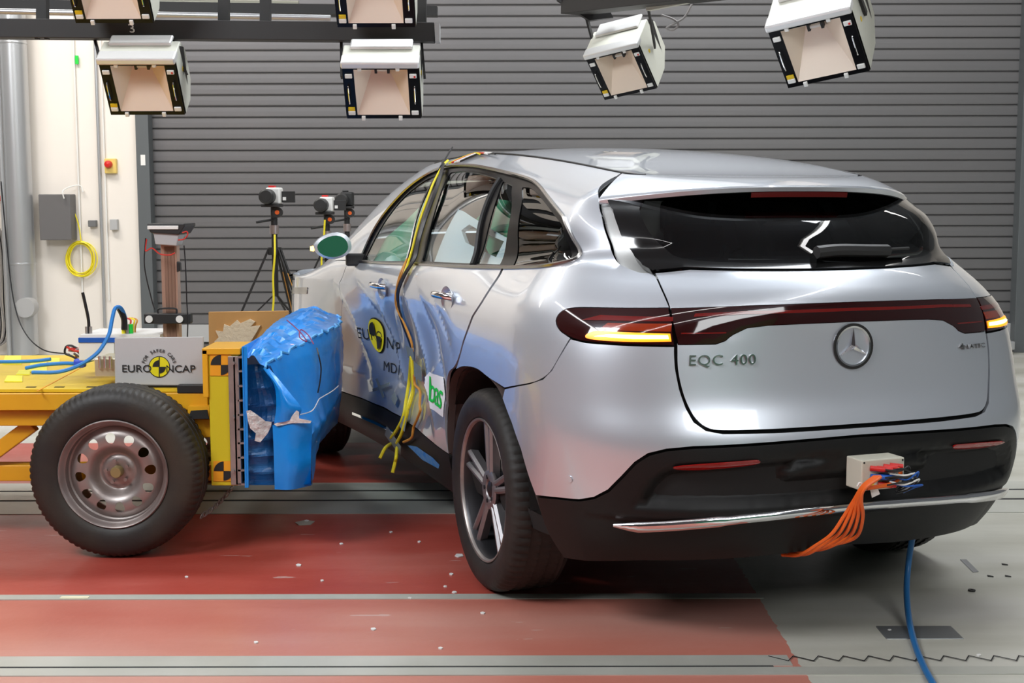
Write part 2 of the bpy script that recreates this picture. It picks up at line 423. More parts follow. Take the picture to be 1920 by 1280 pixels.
#@@CAR
#@@REST
# ================================================================== CAR BODY SURFACE  (car frame: X forward, Y left, Z up, rear axle at 0)
class Spl:
    def __init__(s, x, y):
        x = np.array(x, float); y = np.array(y, float); n = len(x); h = np.diff(x)
        A = np.zeros((n, n)); b = np.zeros(n); A[0, 0] = A[-1, -1] = 1
        for i in range(1, n - 1):
            A[i, i - 1] = h[i - 1]; A[i, i] = 2 * (h[i - 1] + h[i]); A[i, i + 1] = h[i]
            b[i] = 6 * ((y[i + 1] - y[i]) / h[i] - (y[i] - y[i - 1]) / h[i - 1])
        s.x, s.y, s.h, s.M = x, y, h, np.linalg.solve(A, b)
    def __call__(s, t):
        t = np.clip(t, s.x[0], s.x[-1]); i = np.clip(np.searchsorted(s.x, t) - 1, 0, len(s.h) - 1)
        h = s.h[i]; a = (s.x[i + 1] - t) / h; b = (t - s.x[i]) / h
        return a * s.y[i] + b * s.y[i + 1] + ((a ** 3 - a) * s.M[i] + (b ** 3 - b) * s.M[i + 1]) * h * h / 6
XC = -.25; RHO = .86; LR = RHO * PI / 2
Wf = Spl([.18, .30, .42, .56, .70, .85, 1.0, 1.14, 1.24, 1.28, 1.5, 1.75, 1.9, 2.0],
         [.84, .885, .915, .932, .938, .935, .925, .905, .882, .868, .812, .728, .645, .56])
Rf = Spl([.22, .32, .42, .56, .70, .78, .86, .96, 1.0, 1.14, 1.20, 1.28, 1.5, 1.75, 1.9, 2.0],
         [.87, .955, 1.0, 1.02, 1.015, .985, .968, .958, .956, .950, .925, .855, .745, .605, .50, .42])
Nf = Spl([.2, .4, .62, .8, 1.0, 1.14, 1.28, 1.5, 1.75, 2.0], [2.45, 2.75, 2.95, 2.95, 2.7, 2.35, 2.1, 2.1, 2.2, 2.6])
Qf = Spl([.2, .9, 1.0, 1.14, 1.28, 1.5, 1.75, 1.82, 1.9, 2.0], [0, 0, .005, .038, .10, .105, .085, .085, .105, .15])
Hf = Spl([-1.1, -.8, -.35, 0, .5, 1.0, 1.5, 1.9, 2.3, 2.7, 3.1, 3.5, 3.8], [1.49, 1.495, 1.507, 1.545, 1.595, 1.62, 1.61, 1.57, 1.43, 1.18, 1.0, .90, .80])
Bf = Spl([-1.0, -.85, -.6, -.15, 1.0, 2.0, 2.4, 2.7, 3.1, 3.5, 3.8], [1.19, 1.195, 1.215, 1.195, 1.15, 1.115, 1.10, 1.05, .975, .885, .79])
def bump1(u): return np.clip(1 - u * u, 0, 1) ** 2
def seg_d(x, z, a, b):
    ax, az = a; bx, bz = b; t = np.clip(((x - ax) * (bx - ax) + (z - az) * (bz - az)) / ((bx - ax) ** 2 + (bz - az) ** 2), 0, 1)
    return np.hypot(x - ax - t * (bx - ax), z - az - t * (bz - az)), t
FOLDS = [((.95, 1.10), (.38, .60), .07, -.026), ((1.12, 1.08), (.62, .50), .05, .022), ((.70, 1.06), (.30, .84), .07, -.014), ((1.95, 1.08), (1.45, .62), .06, -.034),
         ((2.15, .98), (1.75, .45), .07, .024), ((1.62, 1.02), (1.28, .50), .05, .026), ((2.3, 1.04), (1.95, .62), .05, -.02), ((.55, .80), (.95, .52), .06, .014),
         ((1.7, .56), (.8, .60), .05, -.022), ((2.4, .60), (1.7, .52), .05, .02)]
def dent(x, z):
    d = -.125 * bump1((x - 1.62) / 1.2) * bump1((z - .66) / .46) - .03 * bump1((x - .75) / .5) * bump1((z - .75) / .4)
    for a, b, w_, amp in FOLDS:
        q, t = seg_d(x, z, a, b); d = d + amp * np.exp(-q / w_ * 1.3) * bump1((z - .72) / .5) * np.sin(np.clip(t, .06, .94) * PI) ** .6
    d = d + .006 * np.sin(x * 19 + z * 11) * bump1((x - 1.5) / 1.0) * bump1((z - .66) / .42)
    return d
def bend(x): return .030 * np.maximum(np.asarray(x, float) - .9, 0) ** 2
def S(s, v, off=0.):
    s = np.asarray(s, float); v = np.asarray(v, float); s, v = np.broadcast_arrays(s, v)
    right = s < -LR; sm = np.where(right, -2 * LR - s, s)
    a = Rf(v) + XC; b = Wf(v); n = Nf(v); phi = np.clip(-sm / RHO, 0, PI / 2); sn, cs = np.sin(phi), np.cos(phi)
    r = (sn ** n + np.abs(cs) ** n) ** (-1 / n)
    xs = np.clip(XC + np.maximum(sm, 0), -9, 3.8)
    T = (1 - np.clip((xs - 2.35) / 1.45, 0, 1) ** 3.0) ** .42
    x = np.where(sm >= 0, xs, XC - a * r * sn); y = np.where(sm >= 0, b * T, b * r * cs)
    H = Hf(x); B = Bf(x)
    z = np.where(v <= 1, v, np.where(v < 1.28, 1 + (v - 1) / .28 * (B - 1), B + (v - 1.28) / .72 * (H - B)))
    k = np.clip((.9 - x) / 1.5, 0, 1); y = y * (1 - Qf(v) * k * k * (3 - 2 * k) / .85)
    y = y + np.where(right | (sm < 0), 0, dent(x, z))
    # recess of the rear bumper around the number-plate field
    y = np.where(right, -y, y) + bend(x)
    P = np.stack([x, y, z], -1)
    if np.any(off):
        e = 1e-3; N = np.cross(S(s, v + e) - S(s, v - e), S(s + e, v) - S(s - e, v)); N /= np.maximum(np.linalg.norm(N, axis=-1, keepdims=True), 1e-9)
        P = P + N * np.asarray(off)[..., None] if np.ndim(off) else P + N * off
    return P
def Soff(o): return lambda s, v: S(s, v, o)
def mir(l): return [(-2 * LR - s, v) for s, v in l][::-1]
def both(l): return list(l) + mir(l)

CX, CY, YAW = .7508, 5.09, .346
car = empty('crash_test_car', (CX, CY, 0), (0, 0, PI / 2 + YAW), label='silver electric SUV with crushed left doors, seen from its rear left corner', cat='car')
def carw(p):
    c, s = math.cos(YAW), math.sin(YAW); X, Y, Z = map(float, p)
    return Vector((CX - X * s - Y * c, CY + X * c - Y * s, Z))
def onc(s, v, off=.01): return carw(S(float(s), float(v), off))

ARCH = [(.665, .42), (.655, .50), (.64, .585), (.602, .685), (.524, .767), (.394, .809), (.243, .819), (.10, .803), (-.03, .765), (-.151, .681), (-.224, .604), (-.276, .508), (-.305, .445), (-.329, .366), (-.351, .315), (-.395, .262)]
# ---- body side: roof rail, D-pillar, rear wing
side = smooth_loop([(2.45, 1.285), (2.62, 1.285), (2.62, 2.0), (1.6, 2.0), (.6, 2.0), (.01, 2.0), (-.02, 1.955), (-.075, 1.915), (-.19, 1.865), (-.285, 1.812), (-.335, 1.73), (-.372, 1.66), (-.414, 1.513), (-.445, 1.382), (-.496, 1.296), (-.549, 1.272), (-.611, 1.257),
        (-.668, 1.252), (-.715, 1.199), (-.757, 1.144), (-.766, 1.129), (-.593, 1.118), (-.443, 1.107), (-.394, 1.088), (-.390, 1.052), (-.43, 1.014), (-.486, .990), (-.464, .948), (-.425, .887), (-.382, .856), (-.30, .830), (-.075, .790),
        (.10, .803), (.243, .819), (.394, .809), (.49, .787), (.444, .841), (.402, .90), (.332, .986), (.276, 1.089), (.272, 1.206), (.30, 1.272), (.12, 1.270), (-.04, 1.268), (-.21, 1.283), (-.268, 1.325), (-.246, 1.40), (-.129, 1.555), (-.01, 1.645), (.128, 1.729), (.27, 1.80), (.402, 1.849), (.553, 1.875), (.97, 1.905), (1.33, 1.925), (1.65, 1.932), (1.83, 1.89), (1.96, 1.80), (2.08, 1.66), (2.15, 1.52), (2.19, 1.38), (2.20, 1.285), (2.33, 1.285)],
        corners=(0, 1, 2, 3, 4, 5, 20, 21, 26, 31, 35, 41, 61, 62), sub=4)
FD = [(1.405, 1.272), (1.385, 1.05), (1.39, .9), (1.37, .67), (1.40, .43), (2.52, .43), (2.535, .63), (2.476, .806), (2.419, .961), (2.36, 1.093), (2.345, 1.272)]
RD = [(1.405, 1.272), (.316, 1.272), (.289, 1.206), (.293, 1.089), (.348, .986), (.416, .90), (.457, .841), (.515, .793), (.60, .757), (.655, .68), (.680, .585), (.675, .5), (.66, .43), (1.40, .43), (1.37, .67), (1.39, .9), (1.385, 1.05)]
FRARC = [(3.123 + .42 * math.cos(a), .385 + .42 * math.sin(a)) for a in np.linspace(.15, PI - .15, 16)]
FEN = [(2.345, 1.280), (2.62, 1.280), (2.62, 2.0), (3.70, 2.0), (3.70, .45)] + FRARC + [(2.52, .45), (2.535, .63), (2.476, .806), (2.419, .961), (2.36, 1.093)]
FB = [(3.70, .25), (3.70, 2.0), (4.04, 2.0), (4.04, .25)]
rdoor_s = smooth_loop(RD, corners=(0, 1, 12, 13), sub=4); fdoor_s = smooth_loop(FD, corners=(0, 4, 5, 10), sub=4)
GAP = .0017
def sp_(name, loop, m=M_silver, off=0., sp=.035, thick=.012, gap=GAP, holes=(), parent=car): return panel(name, loop, Soff(off), m, parent, holes, sp, thick, True, gap)
sp_('body_side_panel', side); sp_('body_side_panel', mir(side))
rear_door = sp_('rear_door', rdoor_s, sp=.018); sp_('rear_door', mir(rdoor_s))
front_door = sp_('front_door', fdoor_s, sp=.018); sp_('front_door', mir(fdoor_s))
sp_('front_wing', FEN); sp_('front_wing', mir(FEN)); sp_('front_bumper', FB); sp_('front_bumper', mir(FB))
SILL = [(.58, .25), (2.75, .25), (2.75, .428), (.66, .428), (.66, .34)]
sill = sp_('sill_trim', SILL, M_bumper); sp_('sill_trim', mir(SILL), M_bumper)
# ---- glasshouse
DLO = smooth_loop([(2.20, 1.285), (2.19, 1.38), (2.15, 1.52), (2.08, 1.66), (1.96, 1.80), (1.83, 1.89), (1.65, 1.932), (1.33, 1.925), (.97, 1.905), (.553, 1.875), (.402, 1.849), (.27, 1.80), (.128, 1.729), (-.01, 1.645), (-.129, 1.555), (-.246, 1.40), (-.268, 1.325), (-.21, 1.283), (-.04, 1.268), (.12, 1.270), (.30, 1.272), (1.4, 1.276)], corners=(0, 21), sub=4)
WIN = [smooth_loop([(2.145, 1.298), (2.133, 1.37), (2.088, 1.49), (2.013, 1.643), (1.916, 1.768), (1.75, 1.866), (1.60, 1.885), (1.51, 1.62), (1.465, 1.30)], corners=(0, 6, 8), sub=4),
       smooth_loop([(1.455, 1.89), (1.261, 1.889), (.979, 1.871), (.775, 1.85), (.72, 1.70), (.66, 1.50), (.648, 1.303), (1.22, 1.30), (1.30, 1.609)], corners=(0, 3, 6, 7), sub=4),
       smooth_loop([(.715, 1.84), (.60, 1.822), (.45, 1.64), (.37, 1.30), (.58, 1.303), (.595, 1.52), (.65, 1.72)], corners=(0, 1, 3, 4), sub=4),
       smooth_loop([(.50, 1.82), (.40, 1.815), (.17, 1.71), (-.069, 1.54), (-.175, 1.39), (-.205, 1.33), (-.16, 1.295), (.01, 1.287), (.247, 1.288), (.32, 1.502), (.41, 1.719)], corners=(0, 8), sub=4)]
for f_ in (lambda l: l, mir):
    sp_('window_frame', f_(DLO), M_blackgloss, -.004, .04, .012, 0.001, [f_(q) for q in WIN])
    for q, nm in zip(WIN, ('front_door_glass', 'rear_door_glass', 'rear_vent_glass', 'quarter_glass')):
        sp_(nm, f_(q), M_tint if nm == 'quarter_glass' else M_clear, -.007, .05, 0, -.002)
P = [S(s, v, .003) for s, v in DLO]
MB().tube([tuple(p) for p in P[::2] + [P[0]]], .0075, 6).build('window_trim', M_satin, car, True)
P = [S(1.44 + k * .004, v, .006) for k, v in enumerate(np.linspace(1.29, 1.9, 12))]
MB().tube([tuple(S(1.425 + .17 * t, 1.285 + .62 * t, .004)) for t in np.linspace(0, 1, 8)], .006, 6).build('pillar_trim', M_satin, car, True)
for sgn in (0, 1):
    g = [(.605 + .15 * t, 1.29 + .56 * t) for t in np.linspace(0, 1, 8)]
    MB().tube([tuple(S(s if not sgn else -2 * LR - s, v, .0)) for s, v in g], .011, 6).build('window_divider', M_black, car, True)
# inner flange beside the tailgate
FL = [(-.19, 1.875), (-.28, 1.822), (-.335, 1.73), (-.372, 1.66), (-.414, 1.513), (-.445, 1.382), (-.496, 1.296), (-.549, 1.272), (-.611, 1.257), (-.70, 1.257), (-.64, 1.285), (-.60, 1.33), (-.56, 1.43), (-.52, 1.55), (-.48, 1.67), (-.42, 1.765), (-.34, 1.83), (-.24, 1.88)]
sp_('tailgate_flange', FL, mat('flange_silver', (.62, .63, .62), .45, .4, .5), -.025, .03, 0, 0); sp_('tailgate_flange', mir(FL), MATS['flange_silver'], -.025, .03, 0, 0)

# ---- tail lamps
LAMP = smooth_loop([(-.764, 1.127), (-.593, 1.116), (-.443, 1.104), (-.397, 1.085), (-.394, 1.052), (-.43, 1.016), (-.486, .993), (-.552, .983), (-.69, .980), (-.817, .979), (-.795, 1.06)], corners=(0, 9), sub=5)
AMB = smooth_loop([(-.545, .995), (-.565, 1.018), (-.62, 1.021), (-.800, 1.019), (-.808, .990), (-.70, .987), (-.60, .988)], corners=(3, 4), sub=4)
for f_ in (lambda l: l, mir):
    lp = sp_('tail_lamp', f_(LAMP), M_redlens, .002, .025, .03, .001)
    sp_('indicator', f_(AMB), M_amber, .0045, .03, .004, 0, parent=lp)
    sp_('indicator_core', f_([(-.575, .999), (-.62, 1.009), (-.795, 1.011), (-.80, .997), (-.70, .995)]), M_ambercore, .0065, .03, .003, 0, parent=lp)
    sp_('lamp_reflector', f_([(-.50, 1.06), (-.56, 1.085), (-.79, 1.09), (-.795, 1.072), (-.60, 1.066)]), M_redglow, .0032, .03, .002, 0, parent=lp)
    sp_('amber_window', f_([(-.58, 1.026), (-.60, 1.056), (-.795, 1.062), (-.80, 1.028)]), M_amberlens, .0030, .03, .002, 0, parent=lp)
BARH = [(-.772, 1.127), (-1.001, 1.141), (-1.17, 1.146), (-LR, 1.148)]
BARL = [(-LR, 1.058), (-1.173, 1.056), (-1.074, 1.053), (-1.012, 1.043), (-.976, 1.015), (-.956, .992), (-.93, .982), (-.828, .981), (-.806, 1.045), (-.789, 1.085)]
bar_loop = BARH + mir(BARH)[1:] + [(-2 * LR - s, v) for s, v in BARL[::-1]][0:-1] + BARL
lb = sp_('light_bar', bar_loop, M_redlens, .001, .03, .02, .001)
sp_('light_line', [(-.85, 1.092), (-1.0, 1.104), (-LR, 1.108), (-2 * LR + 1.0, 1.104), (-2 * LR + .85, 1.092), (-2 * LR + .85, 1.105), (-2 * LR + 1.0, 1.117), (-LR, 1.122), (-1.0, 1.117), (-.85, 1.106)], M_redglow, .003, .04, .003, 0, parent=lb)
for f_ in (lambda l: l, mir): sp_('light_line', f_([(-.83, 1.018), (-.955, 1.020), (-.955, 1.026), (-.83, 1.024)]), M_redglow, .003, .04, .003, 0, parent=lb)

# ---- tailgate
GL = [(-.672, 1.258), (-.717, 1.200), (-.758, 1.144), (-.792, 1.081), (-.812, 1.04), (-.824, .98), (-.83, .91), (-.842, .846), (-.857, .795), (-.874, .757), (-.899, .732), (-.940, .723), (-1.079, .721), (-LR, .721)]
GT = [(-LR, 1.285), (-1.05, 1.284), (-.80, 1.279)]
gate_loop = smooth_loop(GL, corners=(0, 12, 13), sub=3)[:-3]
gate_loop = [tuple(p) for p in gate_loop if p[0] > -LR - 1e-6 and p[1] < 1.2600001]
gl = gate_loop + [(-LR, .721)]
tail_loop = gl + mir(gl)[1:] + [(-2 * LR - s, v) for s, v in GT[::-1]][0:-1] + GT
gate = sp_('tailgate', tail_loop, M_silver, 0, .03, .015, GAP, [bar_loop])
RGL = [(-.385, 1.785), (-.45, 1.689), (-.49, 1.559), (-.524, 1.42), (-.57, 1.322), (-.616, 1.277), (-.66, 1.262), (-.80, 1.283), (-1.05, 1.288), (-LR, 1.289)]
RGT = [(-LR, 1.89), (-.9, 1.89), (-.62, 1.86), (-.50, 1.825)]
rg_loop = RGL + mir(RGL)[1:] + [(-2 * LR - s, v) for s, v in RGT[::-1]][0:-1] + RGT
RGI = smooth_loop([(-.62, 1.82), (-.60, 1.70), (-.64, 1.52), (-.70, 1.40), (-.77, 1.335), (-1.0, 1.325), (-LR, 1.325)], corners=(0, 6), sub=3)
RGI = [tuple(p) for p in RGI if p[0] >= -LR and p[0] < -.55][:-2]
ri = RGI + [(-LR, 1.325)]
rgi = ri + mir(ri)[1:] + [(-LR * 2 + .62, 1.83), (-.62, 1.83)]
def gmap(s, v):
    ss = lambda q: np.clip(q, 0, 1) ** 2 * (3 - 2 * np.clip(q, 0, 1))
    k = ss((np.abs(s + LR) - .40) / .40) * ss((1.82 - v) / .22) * ss((v - 1.22) / .26)
    return S(s, v, .006 + .017 * k)
panel('rear_window_border', rg_loop, gmap, M_glassblack, car, [rgi], .03, .025, True, .001)
panel('rear_window', rgi, gmap, M_tint, car, (), .05, 0, True, -.002)
# ---- rear bumper
BL = [(-.305, .4615), (-.276, .508), (-.224, .604), (-.151, .681), (-.055, .752), (-.079, .787), (-.30, .8285), (-.382, .852), (-.425, .884), (-.464, .945), (-.488, .987), (-.552, .979), (-.69, .976), (-.818, .975), (-.825, .91), (-.837, .846), (-.852, .790), (-.868, .749), (-.896, .724), (-.938, .714), (-1.079, .711), (-LR, .711)]
BB = [(-LR, .688), (-1.153, .685), (-.859, .677), (-.79, .669), (-.741, .654), (-.704, .625), (-.665, .577), (-.623, .530), (-.575, .500), (-.52, .484), (-.42, .475)]
bl = BL
bump_loop = bl + mir(bl)[1:] + [(-2 * LR - s, v) for s, v in BB[::-1]][0:-1] + BB
sp_('rear_bumper', bump_loop, M_silver, 0, .03, .015, GAP)
REC = smooth_loop([(-.690, .470), (-.712, .53), (-.745, .583), (-.80, .620), (-.927, .632), (-1.151, .638), (-LR, .640)], corners=(0, 6), sub=3)
REC = [tuple(p) for p in REC if p[0] >= -LR][:-1]; REC = [p for p in REC if p[1] > .469]
rec = REC + mir(REC)
RECA = np.array(densify(rec, .005))
def lower_map(s, v):
    p = np.stack([s, v], 1); ins = inside(p, rec); d = np.full(len(p), 9.)
    for i in range(0, len(p), 500): d[i:i + 500] = np.sqrt(((p[i:i + 500, None] - RECA[None]) ** 2).sum(-1).min(1))
    k = np.clip(d / .05, 0, 1); dep = np.where(ins, .038 * k * k * (3 - 2 * k), 0)
    lip = np.where(v < .44, .018 * np.clip((.44 - v) / .02, 0, 1) * np.clip((-s - .5) / .2, 0, 1) * np.clip((2 * LR - .5 + s) / .2, 0, 1), 0)
    return S(s, v, -dep - lip)
LB_ = [(-.313, .4565), (-.42, .470), (-.52, .479), (-.575, .495), (-.626, .525), (-.668, .572), (-.707, .620), (-.744, .649), (-.79, .664), (-.859, .672), (-1.153, .680), (-LR, .683)]
LBB = [(-LR, .30), (-1.15, .285), (-.9, .275), (-.6, .262), (-.395, .250), (-.351, .315), (-.329, .366), (-.316, .42)]
low_loop = LB_ + mir(LB_)[1:] + [(-2 * LR - s, v) for s, v in LBB[::-1]][0:-1] + LBB
panel('lower_bumper', low_loop, lower_map, M_bumper, car, (), .022, .012, True, GAP)
# chrome strip following the bumper
def strip(name, path, prof_h, off, m, parent=car):
    V = []; F = []; n = len(path)
    for s, v, hh in path:
        a = S(s, v + hh / 2, off - .012); b = S(s, v + hh / 2.6, off); c = S(s, v - hh / 2.6, off + .001); d = S(s, v - hh / 2, off - .012)
        V += [a, b, c, d]
    F = [(4 * i + k, 4 * i + 4 + k, 4 * i + 5 + k, 4 * i + 1 + k) for i in range(n - 1) for k in range(3)]
    o = mesh_obj(name, V, [f[::-1] for f in F], m, parent, smooth=False)
    for p in o.data.polygons: p.use_smooth = True
    return o
ch = []
for t in np.linspace(0, 1, 60):
    s = -.632 + t * (-2 * LR + 1.264); u = min(t, 1 - t)
    vv = np.interp(abs(s + LR), [0, .2, .35, .5, .65, .72], [.459, .454, .446, .431, .414, .417])
    ch.append((s, vv, .026 * min(1, .25 + u * 22) * (1.25 if .04 < u < .22 else 1)))
cs_ = strip('chrome_strip', ch, None, .012, M_chrome)
REFL = smooth_loop([(-.805, .613), (-.858, .622), (-1.0, .632), (-1.03, .630), (-1.02, .615), (-.90, .601), (-.83, .602)], sub=3)
for f_ in (lambda l: l, mir): panel('rear_reflector', f_(REFL), lambda s, v: lower_map(s, v) + (S(s, v, .009) - S(s, v)), M_reflector, car, (), .03, .006, True)
TH = [(-1.768, .565), (-1.815, .56), (-1.812, .505), (-1.768, .51)]
panel('towing_eye_recess', TH, lambda s, v: lower_map(s, v) + np.array([-.003, 0, 0]), M_dark, car, (), .03, .0, True)
a = np.linspace(0, 2 * PI, 14, endpoint=False)
for sg in (-.491, -2 * LR + .491): sp_('parking_sensor', [(sg + .011 * math.cos(q), .548 + .011 * math.sin(q)) for q in a], M_silver, .003, .02, .003, 0)
# tailgate top with spoiler
def sp_edge(q, low=0):
    aq = np.abs(q); x = -.650 + .28 * aq ** 3.0; y = -q * .618; z = 1.470 - .043 * aq ** 2.6
    return np.stack([x + low * .006, y * np.ones_like(x), z - low * .020], -1)
Q = np.linspace(-1, 1, 61)
sq = -LR - Q * (LR + .003)
seam = S(sq, np.full_like(sq, 2.0)); e0 = sp_edge(Q); e1 = sp_edge(Q, 1); gt = S(-LR - Q * (LR - .41), 1.875 - .07 * np.abs(Q) ** 4, .010)
def loft(rows, name, m, parent, smooth=True):
    n = len(rows[0]); V = [p for r in rows for p in r]
    F = [(i * n + j, i * n + j + 1, (i + 1) * n + j + 1, (i + 1) * n + j) for i in range(len(rows) - 1) for j in range(n - 1)]
    b = MB().add(V, F); return b.build(name, m, parent, smooth)
rows = [seam + np.array([0, 0, -.02])] + [seam * (1 - t) + e0 * t + np.array([0, 0, .006 * math.sin(PI * t)]) for t in np.linspace(.02, 1, 12)]
rows += [e0 + np.array([-.004, 0, -.006]), e1 + np.array([-.002, 0, 0]), e1 + np.array([.012, 0, -.002])]
loft(rows, 'roof_spoiler', M_silver, car)
loft([e1 + np.array([.010, 0, -.001]), e1 * .5 + gt * .5 + np.array([.0, 0, .004]), gt], 'spoiler_underside', M_black, car)
c1 = e1[21:40]; loft([c1 + np.array([.004, 0, .001]), c1 + np.array([.002, 0, -.003]), c1 + np.array([.005, 0, -.019]), c1 + np.array([.020, 0, -.019])], 'high_brake_light', mat('brake_light_red', (.10, .004, .003), .5, spec=.2), car)
# ---- roof, windscreen and bonnet as one crown surface, cut into parts
def top_map(x, y):
    y = y - bend(x); k = np.clip((x + .42) / .8, 0, 1); k = k * k * (3 - 2 * k); T = (1 - np.clip((x - 2.35) / 1.45, 0, 1) ** 3.0) ** .42
    return np.stack([x, y + bend(x), Hf(x) + .030 * k * (1 - np.clip(np.abs(y) / (.56 * np.maximum(T, .05)), 0, 1) ** 2.2)], -1)
def ctr(x0, x1, n=24):
    s = np.linspace(x0 - XC, x1 - XC, n); p = S(s, np.full(n, 2.0)); return [(q[0], q[1]) for q in p]
def top_part(name, x0, x1, m, off=0):
    l = ctr(x0, x1); lo = l + [(x, 2 * float(bend(x)) - y) for x, y in l[::-1]]
    return panel(name, lo, lambda a, b: top_map(a, b) + np.array([0, 0, off]), m, car, (), .05, .01, False, .002)
rear_c = [tuple(p[:2]) for p in S(np.linspace(-2 * LR + .01, -.01, 60), np.full(60, 2.0))]
l = rear_c + ctr(-.24, 1.72) + [(x, 2 * float(bend(x)) - y) for x, y in ctr(-.20, 1.72)[::-1]]
panel('roof_panel', l, top_map, M_silver, car, (), .04, .01, False, .004)
top_part('windscreen', 1.74, 2.62, M_clear); top_part('bonnet', 2.64, 3.72, M_silver)
FBT = ctr(3.72, 3.79, 6); panel('bonnet_edge', FBT + [(x, 2 * float(bend(x)) - y) for x, y in FBT[::-1]], top_map, M_silver, car, (), .05, .01, False)
for sg in (1, -1):
    MB().tube([tuple(S(s if sg > 0 else -2 * LR - s, 2.0, -.002) + np.array([0, 0, .001])) for s in np.linspace(-.45, 1.95, 24)], .0055, 6).build('roof_gutter', M_black, car, True)
# ---- dark shell under the panels
def circ(c, r, n=26): return [(c + r * math.cos(q), .385 + r * math.sin(q)) for q in np.linspace(0, 2 * PI, n, endpoint=False)]
def half_loop(cx, r): return circ(cx, r)
SH = [(-2 * LR - 3.8, .30), (3.8, .30), (3.8, 1.255), (-2 * LR - 3.8, 1.255)]
hl = [[(p[0], max(p[1], .31)) for p in smooth_loop(ARCH[:14], sub=1)], [(p[0], max(p[1], .31)) for p in circ(3.123, .46)]]
hl += [mir(q) for q in hl]
sp_('inner_shell', SH, M_dark, -.03, .07, 0, 0, hl)
MB().box((-.55, -.66, .25), (3.4, .66, .32)).build('underbody', M_dark, car)
MB().add([(-.74, -.60, .30), (-.80, -.34, .30), (-.69, -.57, .246), (-.72, -.42, .246), (-.55, -.62, .30), (-.55, -.34, .30), (-.58, -.58, .25), (-.58, -.44, .25)],
         [(0, 1, 3, 2), (4, 6, 7, 5), (2, 3, 7, 6), (0, 2, 6, 4), (1, 5, 7, 3)]).build('exhaust_fairing', M_bumper, car, bevel=.008)
# wheel wells
def well(x, sg):
    V = []; F = []; n = 20
    for i in range(n + 1):
        q = .02 + (PI - .04) * i / n
        for y in (.50, .90 if sg > 0 and x < 1 else .78): V.append((x + .455 * math.cos(q), sg * y, .385 + .44 * math.sin(q)))
    F = [(2 * i, 2 * i + 1, 2 * i + 3, 2 * i + 2) for i in range(n)] + [tuple(range(0, 2 * n + 2, 2))]
    mesh_obj('wheel_well', V, F, M_dark, car)
for x in (0, 2.873):
    for sg in (1, -1): well(x, sg)
# arch lip, its brown reflection put into the colour
for sgn in (0, 1):
    AL = smooth_loop(ARCH, corners=(0, 15), sub=3)[:-3]
    f_ = (lambda s: s) if not sgn else (lambda s: -2 * LR - s)
    r0 = [S(f_(s), v, -.001) for s, v in AL]; sg = -1 if not sgn else 1
    r1 = [p + np.array([0, sg * .075, 0]) for p in r0]
    loft([np.array(r0), np.array(r1)], 'arch_lip', mat('arch_reflected_brown', (.10, .075, .07), .45) if not sgn else MATS['arch_reflected_brown'], car)
# ---- interior
for y in (.40, -.40):
    b = MB().box((1.05, y - .24, .55), (1.6, y + .24, .72)).box((.95, y - .23, .65), (1.08, y + .23, 1.22))
    b.build('front_seat', M_seat, car, bevel=.04); MB().box((.93, y - .12, 1.26), (1.02, y + .12, 1.42)).build('headrest', M_seat, car, bevel=.03)
MB().box((.25, -.62, .6), (.8, .62, .72)).box((.10, -.62, .6), (.24, .62, 1.18)).build('rear_bench', M_seat, car, bevel=.04)
for y in (.42, 0, -.42): MB().box((.08, y - .12, 1.19), (.17, y + .12, 1.33)).build('headrest', M_seat, car, bevel=.03)
MB().box((-.75, -.60, .95), (.1, .60, .97)).build('parcel_shelf', M_seat, car)
MB().box((2.0, -.70, .8), (2.4, .70, 1.08)).build('dashboard', M_seat, car, bevel=.04)
MB().add([tuple(p) for p in [(-.3, -.5, 1.485), (-.3, .5, 1.485), (1.6, .5, 1.57), (1.6, -.5, 1.57)]], [(0, 1, 2, 3)]).build('headliner', mat('headliner', (.10, .10, .10), .8), car)
AB = [(1.20, 1.30), (1.20, 1.40), (1.151, 1.675), (1.05, 1.66), (.814, 1.60), (.60, 1.535), (.474, 1.49), (.42, 1.30)]
ABH = [(.985, 1.533), (.921, 1.577), (.52, 1.475), (.545, 1.374), (.887, 1.453)]
sp_('reflection_panel', AB, M_airbagrefl, -.05, .05, .02, 0, [ABH])  # white airbag shape, brightened to stand for the reflection in the glass
sp_('reflection_panel', [(2.2, 1.30), (2.12, 1.50), (1.9, 1.62), (1.66, 1.84), (1.54, 1.80), (1.46, 1.31)], mat('reflected_pale_green', (.06, .55, .32), .7, bump=(9, .4), noise=(5, .8, (.45, .65, .50))), -.06, .05, .02, 0)  # green panel standing in for the reflection in the front window
sp_('reflection_panel', [(.9, 1.80), (.74, 1.80), (.40, 1.32), (.58, 1.31), (1.0, 1.62)], M_reflgreen, -.09, .05, .01, 0)  # second green panel, for the reflection in the rear side windows
# ---- door handles, mirror, wing badge, star, lettering
for s0, v0, nm in ((1.677, 1.037, front_door), (.664, 1.069, rear_door)):
    c = S(s0, v0, 0.)
    o = MB().lathe([(0, -.02), (.045, -.016), (.062, .0), (.066, .004)], 20, 'Y', (0, 0, 0)).build('handle_cup', M_silver, nm, True); o.scale = (1.15, 1, .75); o.location = tuple(c + np.array([0, .006, 0]))
    h_ = MB().tube([(-.085, .012, .012), (-.06, .04, .016), (0, .052, .018), (.06, .042, .016), (.09, .012, .012)], .014, 10).build('door_handle', M_chrome, nm, True); h_.location = tuple(c)
mr = MB(); 
V, F = [], []
for i, (x, k) in enumerate([(-.035, .80), (-.03, .98), (.0, 1.0), (.06, .95), (.12, .75), (.16, .35)]):
    for j in range(24):
        q = 2 * PI * j / 24; y = .135 * math.cos(q) * k; z = .078 * math.sin(q) * k
        z = z * (1.0 + .25 * (-y / .13)) if z > 0 else z * .9
        V.append((x, y, z + .012 * k))
